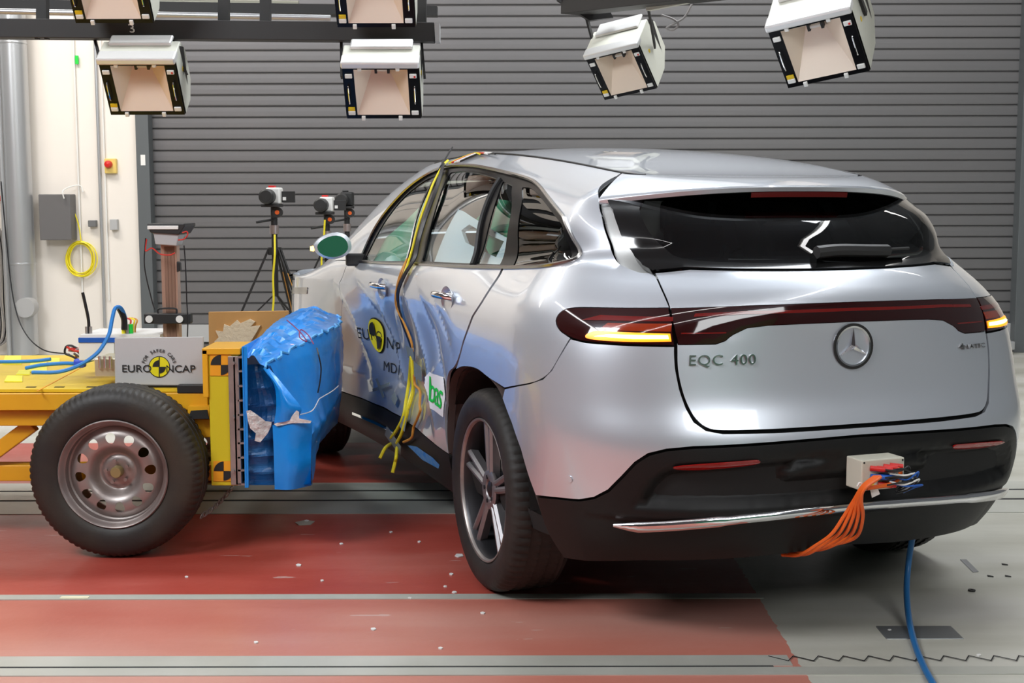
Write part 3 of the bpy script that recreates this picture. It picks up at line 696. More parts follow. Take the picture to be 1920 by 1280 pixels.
F = [(i * 24 + j, i * 24 + (j + 1) % 24, (i + 1) * 24 + (j + 1) % 24, (i + 1) * 24 + j) for i in range(5) for j in range(24)] + [tuple(range(120, 144))]
mirr = MB().add(V, F).build('door_mirror', M_silver, car, True); mirr.location = (1.95, 1.035, 1.185); mirr.scale = (1, .70, .88); mirr.rotation_euler = (0, 0, -.12)
V = []
for j in range(24):
    q = 2 * PI * j / 24; k = .93; y = .135 * math.cos(q) * k; z = .078 * math.sin(q) * k; z = z * (1.0 + .25 * (-y / .13)) if z > 0 else z * .9
    V.append((-.030, y, z + .012))
mesh_obj('mirror_glass', V, [tuple(range(24))], mat('mirror_green_glass', (.75, .85, .8), .02, 1), mirr)
MB().box((.0, -.25, -.10), (.06, -.10, -.03)).build('mirror_arm', M_black, mirr, bevel=.01)
am = MB().cyl((.02, .128, .0), (.02, .150, .0), .016, .012, 12).build('mirror_indicator', mat('amber_bright', (1, .5, .1), .3, emit=(1, .42, .05), estr=14), mirr)
sp_('wing_badge', [(3.30, .925), (2.92, .950), (2.93, .912), (3.33, .888)], M_satin, .004, .05, .004, 0)
# star emblem on the tailgate
ec = S(-LR, .962, .004); star = empty('star_emblem'); star.parent = car; star.location = tuple(ec); star.rotation_euler = (0, .04, 0)
MB().lathe([(.0585, -.003), (.0655, -.004), (.069, .002), (.067, .009), (.0625, .011), (.0585, .005)], 48, 'X', close=True).build('ring', M_chrome, star, True)
b = MB(); V = [(-.013, 0, 0), (-.002, 0, 0)]
for k in range(3):
    q = PI / 2 + k * 2 * PI / 3; r = PI / 3
    V += [(-.004, .060 * math.cos(q), .060 * math.sin(q)), (-.004, .0105 * math.cos(q + r), .0105 * math.sin(q + r))]
F = []
for k in range(6): a_, b_ = 2 + k, 2 + (k + 1) % 6; F += [(0, a_, b_), (1, b_, a_)]
b.add(V, F).build('three_pointed_star', M_chrome, star)
MB().lathe([(.064, .0), (.0725, .0), (.0725, -.004), (.064, -.004)], 48, 'X', close=True).build('ring_base', M_text, star, True)
def surf_text(txt, size, s0, v0, m, name, parent, off=.004, ext=.003, sc=(1, 1), space=1.0, fmap=S, seg=None):
    V, F = text_geo(txt, size, ext, space); V = np.array([tuple(p) for p in V])
    if not len(V): return
    a_, b_ = s0 - V[:, 0] * sc[0], v0 + V[:, 1] * sc[1]
    P = fmap(a_, b_, off + V[:, 2]) if parent is car else fmap(a_, b_) + np.array([0, off, 0])
    return mesh_obj(name, P, F, m, parent)
surf_text('EQC', .072, -.905, .9185, M_satin, 'model_lettering', car, .003, .003, (.62, .62), 1.1)
surf_text('400', .072, -1.008, .9185, M_satin, 'model_lettering', car, .003, .003, (.62, .62), 1.1)
surf_text('4', .048, -1.745, .930, M_satin, 'drive_lettering', car, .003, .003, (1.0, .62))
surf_text('MATIC', .034, -1.802, .930, M_satin, 'drive_lettering', car, .003, .003, (1.0, .62), 1.05)
# wiper
wp = MB().tube([tuple(S(s, v, .022)) for s, v in ((-1.30, 1.372), (-1.40, 1.385), (-1.55, 1.375), (-1.64, 1.368))], .021, 8).build('rear_wiper', M_black, car, True)
MB().tube([tuple(S(s, v, .03)) for s, v in ((-1.50, 1.372), (-1.62, 1.366), (-1.76, 1.362))], .006, 6).build('wiper_arm', M_black, wp, True)
# ---- door decals
def decal_poly(name, pts, m, parent, off=.003): return panel(name, pts, lambda s, v: S(s, v) + np.array([0, off, 0]), m, parent, (), .012, 0, True)
surf_text('EURO', .135, 2.10, .735, M_text, 'door_lettering', front_door, .009, 0, (.80, .58))
surf_text('NCAP', .135, 1.78, .715, M_text, 'door_lettering', front_door, .004, 0, (.80, .58))
surf_text('MD1', .12, 1.86, .60, M_text, 'door_lettering', front_door, .004, 0, (.9, .58))
cx, cv = 2.03, .765
def ell(r0, a0, a1, n=20): return [(cx + r0 * 1.1 * math.cos(q), cv + r0 * math.sin(q)) for q in np.linspace(a0, a1, n)]
decal_poly('target_ring', ell(.088, 0, 2 * PI - .2, 28), M_text, front_door, .004); decal_poly('target_disc', ell(.082, 0, 2 * PI - .2, 28), M_logoy, front_door, .009)
for a0 in (0, PI): decal_poly('target_quarter', [(cx, cv)] + [(cx + .068 * math.cos(q), cv + .066 * math.sin(q)) for q in np.linspace(a0, a0 + PI / 2, 9)], M_text, front_door, .017)
BAS = [(.99, .715), (.690, .722), (.690, .572), (.97, .570), (1.07, .66)]
decal_poly('door_sticker', BAS, M_sticker, rear_door, .004)
surf_text('bas', .23, .835, .60, M_green, 'sticker_lettering', rear_door, .0075, 0, (.92, .66), .85)
# sill light strip and blue scuff
sp_('sill_light_strip', [(2.33, .345), (1.62, .355), (1.62, .342), (2.33, .332)], M_chrome, .004, .05, .003, 0, parent=sill)
sp_('blue_scuff', [(1.424, .33), (1.241, .355), (.95, .362), (.84, .352), (.881, .328), (1.159, .312)], mat('scuff_blue', (.0, .16, .45), .5, noise=(60, .7, (.2, .3, .35))), .002, .05, 0, 0, parent=sill)

# ---- wheels
def car_wheel(x, sg):
    w_ = empty('wheel'); w_.parent = car; w_.location = (x, sg * .805 + float(bend(x)), .371); w_.scale = (1, sg, 1)
    pr = [(.262, -.115), (.262, .098), (.268, .112), (.29, .122), (.325, .124), (.347, .117), (.361, .104), (.3685, .085)]
    for y in (.055, .015, -.025, -.065): pr += [(.371, y + .012), (.371, y), (.364, y - .001), (.364, y - .008)]
    pr += [(.371, -.082), (.366, -.098), (.34, -.118), (.30, -.122)]
    t = MB().lathe(pr, 210, 'Y', close=True)
    n = len(pr)
    for i in range(210):
        if i % 3 == 0:
            for k in (6, 7, 8, 9, 12, 13, 16, 17, 20, 21): v = t.V[i * n + k]; v *= 1; r = math.hypot(v.x, v.z); q = (r - .0045) / r; v.x *= q; v.z *= q
    t.build('tyre', M_rubber, w_, True)
    rim = MB().lathe([(.262, .100), (.266, .106), (.262, .110), (.252, .104), (.246, .088), (.240, .060), (.236, -.02), (.240, -.10), (.262, -.112)], 64, 'Y').build('rim', M_alloydark, w_, True)
    MB().lathe([(.2635, .1085), (.262, .112), (.2555, .110), (.251, .103), (.250, .097)], 64, 'Y').build('rim_lip', M_alu, w_, True)
    sp = MB()
    for k in range(5):
        for side_ in (-1, 1):
            q0 = 2 * PI * k / 5 + .31; q1 = q0 + side_ * .11; qb = q0 + side_ * .30
            def P_(r, q, y): return Vector((r * math.cos(q), y, r * math.sin(q)))
            wI, wO = .0135, .0115
            for (ra, rb, ya, yb) in ((.045, .248, .082, .088),):
                a_ = P_(ra, q0 + side_ * .24, ya); b_ = P_(rb, q1, yb); d = (b_ - a_).normalized(); nrm = Vector((-d.z, 0, d.x))
                V = []
                for p, ww in ((a_, wI), (b_, wO)):
                    V += [p + nrm * ww + Vector((0, -.006, 0)), p + nrm * ww * .35 + Vector((0, .004, 0)), p - nrm * ww * .35 + Vector((0, .004, 0)), p - nrm * ww + Vector((0, -.006, 0)), p - nrm * ww * .8 + Vector((0, -.035, 0)), p + nrm * ww * .8 + Vector((0, -.035, 0))]
                sp.add(V, [(i, (i + 1) % 6, 6 + (i + 1) % 6, 6 + i) for i in range(6)] + [tuple(range(6))[::-1], tuple(range(6, 12))])
    sp.lathe([(.0, .060), (.052, .058), (.07, .070), (.074, .082), (.064, .088), (.036, .084), (.030, .074), (0, .074)], 40, 'Y')
    sp.build('spokes', M_alloy, w_, True)
    MB().lathe([(0, .086), (.02, .085), (.031, .079)], 24, 'Y').build('hub_cap', M_alloydark, w_, True)
    MB().lathe([(0, .03), (.17, .03), (.175, .02), (.175, 0), (0, 0)], 40, 'Y').build('brake_disc', M_alloydark, w_, True)
    MB().box((-.10, .0, .06), (.10, .045, .17)).build('brake_caliper', M_alu, w_, bevel=.02)
    bt = MB()
    for k in range(5):
        q = 2 * PI * k / 5; bt.cyl((.046 * math.cos(q), .074, .046 * math.sin(q)), (.046 * math.cos(q), .088, .046 * math.sin(q)), .008, n=8)
    bt.build('wheel_bolts', M_alloydark, w_)
for x in (0, 2.873):
    for sg in (1, -1): car_wheel(x, sg)
# ================================================================== BARRIER TROLLEY
def atz(px, py, z):
    a = at(px, py, 1.0); o = Vector((0, 0, CAMH)); d = a - o; return o + d * ((z - CAMH) / d.z)
def atcar(px, py, X):
    c, s = math.cos(YAW), math.sin(YAW); a = at(px, py, 1.0); o = Vector((0, 0, CAMH)); d = a - o
    f = lambda p: -(p.x - CX) * s + (p.y - CY) * c
    g = lambda q: -q.x * s + q.y * c
    return o + d * ((X - f(o)) / g(d))
def pbox(mb, x0, y0, x1, y1, Y, depth):
    "box whose near face fills pixels x0..x1, y0..y1 at distance Y"
    a = at(x0, y1, Y); b = at(x1, y0, Y); return mb.box((a.x, Y, a.z), (b.x, Y + depth, b.z))
def prism(loop, Y, d):
    P = [at(x, y, Y) for x, y in loop]; n = len(P)
    V = P + [p + Vector((0, d, 0)) for p in P]
    return MB().add(V, [tuple(range(n)), tuple(range(n, 2 * n))[::-1]] + [(i, (i + 1) % n, n + (i + 1) % n, n + i) for i in range(n)])
tro = empty('barrier_trolley', (-2.2, 6.0, 0), label='yellow steel barrier trolley on wide black tyres standing left of the car', cat='trolley')
def tpart(mb, name, m, parent=None, **k):
    o = mb.build(name, m, parent or tro, **k)
    if parent is None: o.matrix_parent_inverse = Matrix.Translation((2.2, -6.0, 0))
    return o
YB = 5.42
zt = at(0, 735, YB).z; zb1 = at(0, 768, YB).z
xl = -4.4; xr = at(392, 760, YB).x
tpart(MB().box((xl, YB, zt), (xr, 6.62, zt + .012)), 'deck', M_yellowtop)
tpart(MB().box((xl, YB - .02, zb1), (xr, YB + .06, zt - .002)), 'side_beam', M_yellow, bevel=.004)
tpart(MB().box((xl, YB + .02, at(0, 800, YB).z), (xr, YB + .09, zb1 - .006)), 'side_beam', M_yellow, bevel=.004)
tpart(MB().box((xl, YB + .05, at(0, 832, YB).z), (xl + 2.0, YB + .12, at(0, 800, YB).z - .004)), 'side_beam', M_yellow, bevel=.004)
tpart(MB().box((xl, 5.5, at(0, 902, 5.5).z), (xr, 5.58, at(0, 872, 5.5).z)), 'lower_beam', M_yellow, bevel=.004)
tpart(MB().bar(at(-60, 885, 5.5), at(62, 795, 5.5), .05, .06), 'diagonal_brace', M_yellow, bevel=.004)
tpart(MB().box((xl, 6.5, zb1 - .1), (xr, 6.6, zt - .002)), 'side_beam', M_yellow, bevel=.004)
for x in (-3.6, -2.9, -2.1): tpart(MB().box((x, 5.5, zb1 - .05), (x + .07, 6.5, zt - .003)), 'cross_beam', M_yellow)
for px in (62, 115, 175): 
    p = at(px, 728, 5.5); tpart(MB().box((p.x - .02, 5.47, zt + .0122), (p.x + .02, 5.485, zt + .014)), 'deck_slot', M_dark)
a_ = atz(70, 733, zt + .0125); b_ = atz(150, 690, zt + .0125); tpart(MB().bar(a_, b_, .006, .003), 'deck_seam', M_target_o)
# front plate (near upright face) with targets
YP = 5.30
xa, xb = at(393, 780, YP).x, at(436, 780, YP).x
zlo, zhi = at(420, 910, YP).z, at(420, 655, YP).z
tpart(MB().box((xa, YP, zlo), (xb + .03, YP + .22, zhi)).box((xb + .0, YP + .22, zlo), (xb + .04, 6.72, zhi - .03)), 'front_plate', M_yellowshaded, bevel=.003)
tpart(MB().box((xa - .022, YP - .01, zhi - .02), (xb + .04, YP + .24, zhi + .006)).box((xa - .022, YP - .01, at(0, 745, YP).z), (xa, 5.5, zhi)), 'plate_edge', M_yellow, bevel=.003)
tpart(prism([(352, 762), (392, 762), (392, 785), (352, 785)], 5.36, .06), 'hazard_block', M_yellow)
tpart(prism([(352, 785), (358, 770), (388, 768), (392, 785)], 5.355, .004), 'hazard_mark', M_text)
tpart(prism([(350, 786), (398, 786), (398, 820), (350, 820)], 5.40, .08), 'bracket', M_yellow, bevel=.003)
def target(cx_, cy_, r):
    Yt = YP - .004
    tpart(prism([(cx_ - r, cy_ - r), (cx_ + r, cy_ - r), (cx_ + r, cy_ + r), (cx_ - r, cy_ + r)], Yt, .003), 'target_plate', M_target_o)
    for sx_, sy_ in ((-1, -1), (1, 1)):
        l = [(cx_, cy_)] + [(cx_ + sx_ * (r - 1) * math.cos(q), cy_ + sy_ * (r - 1) * math.sin(q)) for q in np.linspace(0, PI / 2, 9)]
        tpart(prism(l, Yt - .002, .002), 'target_quarter', M_text)
target(414, 684, 20); target(419, 883, 19)
# aluminium ventilation frame
lad = MB(); Yl = 5.28
for x0, x1 in ((433, 441), (442, 447)): pbox(lad, x0, 668, x1, 909, Yl, .03)
tpart(lad, 'mounting_post', M_alu, bevel=.002)
for k, y in enumerate((668, 694, 722, 749, 776, 803, 829, 856, 880, 906)):
    tpart(pbox(MB(), 446, y, 459, y + 3.5, Yl, .05), 'frame_rung', M_alu)
tpart(pbox(MB(), 446, 668, 459, 908, Yl + .05, 1.38), 'frame_core', M_dark)
for y in (680, 782, 883):
    p = at(438, y, Yl); tpart(MB().cyl(p, p + Vector((0, -.012, 0)), .007, n=6), 'bolt', M_alu)
# wheels of the trolley
def trolley_wheel(loc):
    w_ = empty('wheel'); w_.parent = tro; w_.location = Vector(loc) - Vector((-2.2, 6.0, 0)); R_ = .345
    pr = [(.215, -.100), (.222, -.108), (.25, -.117), (.285, -.119), (.312, -.112), (.3275, -.100), (.3345, -.091), (.3405, -.080)]
    for y in (-.045, 0, .045): pr += [(R_, y - .006), (R_ - .007, y - .003), (R_ - .007, y + .003), (R_, y + .006)]
    pr += [(.3405, .080), (.33, .098), (.30, .115), (.25, .115), (.215, .10)]
    n = len(pr); t = MB().lathe(pr, 240, 'Y', close=True)
    for i in range(240):
        if i % 3 == 0:
            for k in (5, 6, 7, 8, n - 6, n - 5): v = t.V[i * n + k]; r = math.hypot(v.x, v.z); q = (r - .0045) / r; v.x *= q; v.z *= q
    t.build('tyre', M_rubber2, w_, True)
    MB().lathe([(.214, -.103), (.219, -.110), (.215, -.114), (.207, -.108), (.203, -.094), (.196, -.088), (.192, -.060), (.186, -.055), (.184, .05), (.19, .08), (.214, .10)], 96, 'Y').build('rim', M_steelrim, w_, True)
    prof = Spl([0, .035, .060, .070, .080, .095, .112, .14, .165, .180, .190], [-.040, -.040, -.036, -.032, -.040, -.062, -.076, -.080, -.073, -.060, -.050])
    def dm(u, v):
        r = np.hypot(u, v); return np.stack([u, prof(np.clip(r, 0, .19)), v], -1)
    out = [(.187 * math.cos(q), .187 * math.sin(q)) for q in np.linspace(0, 2 * PI, 72, endpoint=False)]
    holes = [[(.024 * math.cos(q), .024 * math.sin(q)) for q in np.linspace(0, 2 * PI, 20, endpoint=False)]]
    for k in range(12):
        c = 2 * PI * k / 12 + .1; h_ = []
        for q in np.linspace(0, 2 * PI, 18, endpoint=False):
            ra = .140 + .0225 * math.cos(q); ta = .0190 * math.sin(q) * (1 + .25 * math.cos(q)); h_.append((ra * math.cos(c) - ta * math.sin(c), ra * math.sin(c) + ta * math.cos(c)))
        holes.append(h_)
    panel('wheel_disc', out, dm, M_steelrim, w_, holes, .009, .006, False)
    MB().lathe([(0, -.074), (.020, -.074), (.0235, -.068), (.024, -.04)], 24, 'Y').build('hub_cap', mat('hub_brass', (.34, .27, .12), .5, .6) if 'hub_brass' not in MATS else MATS['hub_brass'], w_, True)
    for k in range(5):
        q = 2 * PI * k / 5 + .5; c = Vector((.045 * math.cos(q), -.051, .045 * math.sin(q)))
        MB().cyl(c, c + Vector((0, -.008, 0)), .008, n=6).build('wheel_nut', M_steelrim, w_)
    MB().cyl((0, .03, 0), (0, .30, 0), .035).build('axle', M_dark, w_, True)
cw = at(213, 889, 5.20)
for x, y in ((cw.x, 5.30), (cw.x - 2.2, 5.30)): trolley_wheel((x, y, .345))
for x, y in ((cw.x, 6.75), (cw.x - 2.2, 6.75)): trolley_wheel((x, y, .345))
# safety chain
chn = empty('chain', tuple(at(372, 968, 5.36)), label='short steel chain hanging behind the trolley tyre below the barrier', cat='chain')
A = at(376, 968, 5.42); B = at(436, 912, 5.60); N_ = 12
lk0 = None
for k in range(N_):
    t = (k + .5) / N_; p = A.lerp(B, t) + Vector((0, 0, -.015 * math.sin(PI * t)))
    d = (B - A).normalized()
    if lk0 is None: lk0 = MB().tube([(.014 * math.cos(q), 0, .008 * math.sin(q)) for q in np.linspace(0, 2 * PI, 12)], .003, 6, False).build('chain_link', M_alu, chn, True); o = lk0
    else: o = lk0.copy(); COL.objects.link(o)
    o.location = p - chn.location; o.rotation_euler = (PI / 2 * (k % 2) + .3, -math.atan2(d.z, d.x), math.atan2(d.y, d.x))

# ---- deformable barrier block
bar = empty('deformable_barrier', (-.95, 5.3, .27), label='bright blue honeycomb crash barrier, crumpled, pressed against the car doors', cat='crash barrier')
def bpart(name, V, F, m, smooth=False):
    o = MB().add(V, F).build(name, m, bar, smooth); o.matrix_parent_inverse = Matrix.Translation((.95, -5.3, -.27)); return o
xbk = at(459, 780, 5.27).x
def px_x(px, z, Y): # world x for a pixel column at height z
    py = 640
    for _ in range(4): py = 640 + (at(px, py, Y).z - z) * FPX / Y + (py - 640) if False else py + (at(px, py, Y).z - z) * FPX / Y
    return at(px, py, Y).x
Ys = np.linspace(5.27, 6.75, 38)
levels = [  # z, pixel column of the front surface at each of six depths
    (.850, [494, 548, 594, 634, 638, 634]), (.80, [502, 560, 602, 636, 641, 637]), (.70, [519, 574, 606, 630, 641, 640]), (.60, [545, 588, 614, 632, 641, 641]),
    (.53, [586, 600, 616, 630, 639, 640]), (.50, [583, 606, 620, 633, 640, 641]), (.44, [583, 597, 611, 625, 636, 640]), (.36, [584, 594, 600, 614, 628, 637]), (.285, [586, 590, 585, 598, 616, 632])]
Yk = np.linspace(5.27, 6.75, 6)
XF = np.array([[px_x(p, z, Y) for p, Y in zip(ps, Yk)] for z, ps in levels])
Zs = [z for z, _ in levels]
XF = np.array([np.interp(Ys, Yk, r) for r in XF])
zz_ = np.linspace(.85, .285, 34)
XX = np.array([[np.interp(-z, [-q for q in Zs], XF[:, j]) for j in range(len(Ys))] for z in zz_])
nz, ny = XX.shape
gy, gz = np.meshgrid(Ys, zz_)
cr = np.zeros_like(XX)
for k in range(16):
    y0 = rng.uniform(5.3, 6.75); z0 = rng.uniform(.3, .85); an = rng.uniform(-.6, .6) + PI / 2; amp = rng.uniform(-.013, .012)
    dd = np.abs((gy - y0) * math.sin(an) - (gz - z0) * math.cos(an)); ext = np.hypot(gy - y0, gz - z0)
    cr += amp * np.clip(1 - dd / .07, 0, 1) * np.clip(1 - ext / .42, 0, 1)
cr += .0015 * rng.standard_normal(cr.shape)
XX = XX + cr * np.clip((gy - 5.27) / .12, .25, 1)
ztop = np.array([.768 + .072 * math.sin(min(1, (y - 5.27) / .9) * PI / 2) for y in Ys])
V = []; F = []
for i in range(nz):
    for j in range(ny): V.append((XX[i, j], Ys[j], .285 + (zz_[i] - .285) * (ztop[j] - .285) / .565))
F = [(i * ny + j, i * ny + j + 1, (i + 1) * ny + j + 1, (i + 1) * ny + j) for i in range(nz - 1) for j in range(ny - 1)]
fr = bpart('front_face', V, F, M_blue, True)
# pleated top and bottom
def cover(name, row, zrow, m, pleat, up):
    V = []; F = []; n = 12
    for j in range(ny):
        for k in range(n + 1):
            t = k / n; x = xbk * (1 - t) + row[j] * t
            zq = zrow[j] + up * (.035 * (1 - t) * (1 if up > 0 else 0) + pleat * abs(math.sin(Ys[j] * 60 + t * 5 + math.sin(j * 1.7) * .9)) * math.sin(PI * min(1, t * 1.1 + .05)))
            V.append((x, Ys[j], zq))
    F = [(j * (n + 1) + k, j * (n + 1) + k + 1, (j + 1) * (n + 1) + k + 1, (j + 1) * (n + 1) + k) for j in range(ny - 1) for k in range(n)]
    return bpart(name, V, F, m)
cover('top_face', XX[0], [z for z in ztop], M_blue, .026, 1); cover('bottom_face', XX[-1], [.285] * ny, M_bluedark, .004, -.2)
# near end: recessed darker honeycomb layers
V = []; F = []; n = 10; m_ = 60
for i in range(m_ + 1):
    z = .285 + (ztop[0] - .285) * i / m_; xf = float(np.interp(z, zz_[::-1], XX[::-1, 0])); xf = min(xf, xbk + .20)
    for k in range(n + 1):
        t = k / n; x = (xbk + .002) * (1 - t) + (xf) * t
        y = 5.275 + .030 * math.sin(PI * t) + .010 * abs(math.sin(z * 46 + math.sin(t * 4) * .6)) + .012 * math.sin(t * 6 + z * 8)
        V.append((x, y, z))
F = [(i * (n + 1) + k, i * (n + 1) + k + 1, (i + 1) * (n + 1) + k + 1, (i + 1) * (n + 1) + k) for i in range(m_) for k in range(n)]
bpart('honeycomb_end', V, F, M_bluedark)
# near skirt: the bright skin bends round the near edge
def sheet(name, loop, Y, m, depth=.004, tilt=0.):
    P = [at(x, y, Y) for x, y in loop]; cx_ = sum(p.x for p in P) / len(P); P = [p + Vector((0, (p.x - cx_) * tilt, 0)) for p in P]
    n = len(P); V = P + [p + Vector((0, depth, 0)) for p in P]
    return bpart(name, V, [tuple(range(n)), tuple(range(n, 2 * n))[::-1]] + [(i, (i + 1) % n, n + (i + 1) % n, n + i) for i in range(n)], m)
def curved(name, cols, m, nseg=10):
    "sheet through columns of ((px,py,Y) top .. bottom)"
    C = [catmull([tuple(at(*p)) for p in c], 5) for c in cols]; R = [catmull([tuple(C[i][k]) for i in range(len(C))], 4) for k in range(len(C[0]))]
    n = len(R[0]); V = [p for r in R for p in r]
    return bpart(name, V, [(i * n + j, i * n + j + 1, (i + 1) * n + j + 1, (i + 1) * n + j) for i in range(len(R) - 1) for j in range(n - 1)], m, True)
curved('skin_skirt', [[(511, 797, 5.262), (513, 840, 5.255), (514, 880, 5.255), (515, 917, 5.262)], [(548, 794, 5.235), (545, 840, 5.232), (548, 880, 5.225), (545, 918, 5.235)], [(586, 790, 5.262), (584, 835, 5.275), (583, 870, 5.27), (583, 910, 5.30)]], M_blue)
curved('skin_flap', [[(493, 690, 5.262), (514, 722, 5.250), (518, 760, 5.245), (514, 793, 5.250)], [(500, 692, 5.262), (528, 735, 5.225), (536, 765, 5.215), (535, 790, 5.225)], [(505, 690, 5.27), (545, 738, 5.25), (565, 765, 5.24), (560, 781, 5.25)]], M_blue)
sheet('backing_sheet', [(457, 650), (459, 914), (466, 914), (463, 650)], 5.262, M_blue, .012)
V = [(xbk - .004, 5.26, .285), (xbk - .004, 6.78, .285), (xbk - .004, 6.78, at(560, 588, 6.78).z), (xbk - .004, 5.26, at(457, 650, 5.26).z)]
V += [(x + .006, y, z) for x, y, z in V]
bpart('backing_sheet', V, [(0, 1, 2, 3), (7, 6, 5, 4), (0, 4, 5, 1), (2, 6, 7, 3), (3, 7, 4, 0), (1, 5, 6, 2)], M_blue)
sheet('torn_foil', [(463, 769), (470, 768), (483, 778), (497, 790), (508, 792), (507, 800), (501, 813), (488, 829), (478, 826), (480, 812), (470, 802), (466, 788)], 5.245, M_foil, .003, .3)
sheet('torn_foil', [(512, 796), (530, 789), (546, 781), (556, 769), (561, 772), (561, 784), (585, 788), (583, 792), (548, 793), (518, 800)], 5.228, M_foil, .003, -.2)
V = []
for k, (px, py, w_) in enumerate([(569, 892, 4), (574, 872, 6), (580, 852, 6), (588, 834, 5), (594, 826, 2)]):
    Yk_ = 5.32 + k * .05; p = at(px, py, Yk_); V += [p + Vector((-w_ / 900, -.004, .004 * (-1) ** k)), p + Vector((w_ / 900, -.004, -.004 * (-1) ** k))]
bpart('torn_foil', V, [(2 * i, 2 * i + 1, 2 * i + 3, 2 * i + 2) for i in range(4)], M_foil)
V = []
for j in range(0, ny):
    p = Vector((XX[0, j], Ys[j], ztop[j])); V.append(p + Vector((.006 * (-1) ** j, -.004, .008 * (j % 3 - 1))))
tb = MB().tube([tuple(p) for p in V], .006, 5, False); bpart('crumpled_edge', tb.V, tb.F, mat('pale_blue_edge', (.10, .42, .85), .35, bump=(60, 1)))
# seam of silver-edged perforation along the nose of the barrier
V = [at(*p) + Vector((.004, -.02, 0)) for p in [(562, 776, 5.30), (585, 768, 5.38), (597, 748, 5.45), (600, 745, 5.5), (622, 732, 5.6), (634, 722, 5.75)]]
tb = MB().tube([tuple(p) for p in V], .0022, 5); bpart('tear_edge', tb.V, tb.F, M_foil)
def loose(name, pts, r, m, label, cat, group=None, n=7):
    o = MB().tube([tuple(p) for p in pts], r, n).build(name, m, None, True); return tag(o, label, cat, group)
loose('sensor_cable', [at(594, 652, 5.42), at(598, 668, 5.40), at(602, 690, 5.41), at(600, 715, 5.42), at(596, 736, 5.42)], .003, M_cb, 'short black cable hanging down the blue barrier front', 'cable')
loose('sensor_cable', [at(538, 600, 5.7), at(552, 612, 5.6), at(566, 626, 5.45), at(575, 640, 5.42), at(562, 632, 5.42), at(564, 618, 5.5), at(578, 628, 5.45), at(588, 645, 5.42)], .0025, mat('purple_cable', (.25, .03, .12), .5), 'thin purple wire curled on top of the blue barrier', 'cable')

# ---- board with the safety-programme logo
bd = empty('sign_board', tuple(at(298, 722, 5.445)), label='grey board with black lettering and a yellow target disc above the trolley tyre', cat='sign')
def part_w(mb, name, m, parent, **k):
    o = mb.build(name, m, parent, **k); o.matrix_parent_inverse = Matrix.Translation(-Vector(parent.location)); return o
def board_text(txt, px, py, size, m, name, parent, Y, rot=0, off=.0035, sx=1., space=1.):
    V, F = text_geo(txt, size, .0008, space); p = at(px, py, Y); c, s = math.cos(rot), math.sin(rot)
    V = [Vector((p.x + (v.x * c * sx - v.y * s), p.y - off - v.z, p.z + v.x * s * sx + v.y * c)) for v in V]
    return part_w(MB().add(V, F), name, m, parent)
part_w(prism([(215, 634), (380, 632), (382, 722), (216, 720)], 5.445, .02), 'board', M_grey, bd)
part_w(prism([(238, 723), (382, 723), (382, 726.5), (238, 726.5)], 5.46, .15), 'base_block', M_black, bd, bevel=.002)
part_w(prism([(332, 722), (382, 722), (382, 736.5), (332, 736.5)], 5.395, .045), 'base_block', M_black, bd, bevel=.002)
board_text('EURO', 257, 697, .0425, M_text, 'lettering', bd, 5.445, sx=1.12); board_text('NCAP', 339, 697.5, .0425, M_text, 'lettering', bd, 5.445, sx=1.08)
for i, ch_ in enumerate('FOR SAFER CARS'):
    if ch_ == ' ': continue
    q = math.radians(162 - i * 144 / 13); R2 = 27.5; board_text(ch_, 298.5 + R2 * math.cos(q), 687.5 - R2 * math.sin(q), .0192, M_text, 'lettering', bd, 5.445, rot=q - PI / 2)
def disc(cx_, cy_, r, Y, a0=0, a1=2 * PI, n=30):
    l = [(cx_ + r * math.cos(q), cy_ - r * math.sin(q)) for q in np.linspace(a0, a1, n, endpoint=abs(a1 - a0) < 6)]
    return prism(([(cx_, cy_)] if abs(a1 - a0) < 6 else []) + l, Y, .0012)
part_w(disc(298.5, 687.5, 20, 5.4425), 'logo_ring', M_text, bd); part_w(disc(298.5, 687.5, 18.6, 5.4412), 'logo_disc', M_logoy, bd)
for a0 in (PI / 2, 3 * PI / 2): part_w(disc(298.5, 687.5, 12.5, 5.4398, a0, a0 + PI / 2, 9), 'logo_quarter', M_text, bd)
part_w(prism([(297.7, 669), (299.3, 669), (299.3, 706), (297.7, 706)], 5.4396, .001), 'logo_cross', M_text, bd)
# ---- instruments and cables on the trolley deck
o = empty('data_logger', tuple(at(180, 690, 5.7)), label='white instrument box with a dark blue top strip behind the grey board', cat='electronics')
part_w(pbox(MB(), 148, 641, 214, 676, 5.7, .3), 'case', M_white, o, bevel=.004); part_w(pbox(MB(), 147, 633, 216, 642, 5.695, .31), 'blue_strip', M_bluep, o)
part_w(pbox(MB(), 150, 627, 300, 633, 5.7, .28), 'connector_panel', M_white, o)
part_w(pbox(MB(), 178, 672, 216, 706, 5.5, .2), 'terminal_block', mat('bare_alloy_yellow', (.70, .64, .45), .3, .6), o, bevel=.003)
for px in (187, 197, 207): 
    p = at(px, 690, 5.49); part_w(MB().cyl(p, p + Vector((0, 0, .05)), .006), 'terminal', M_chrome, o, smooth=True)
for px, c in ((232, M_cy), (240, M_alu), (246, M_green)): p = at(px, 627, 5.75); part_w(MB().cyl(p, p + Vector((0, 0, .045)), .009), 'plug', c, o, smooth=True)
for px in (163, 170): p = at(px, 627, 5.75); part_w(MB().cyl(p, p + Vector((0, 0, .035)), .007), 'plug', M_alu, o, smooth=True)
G = 'blue cables on the trolley deck'
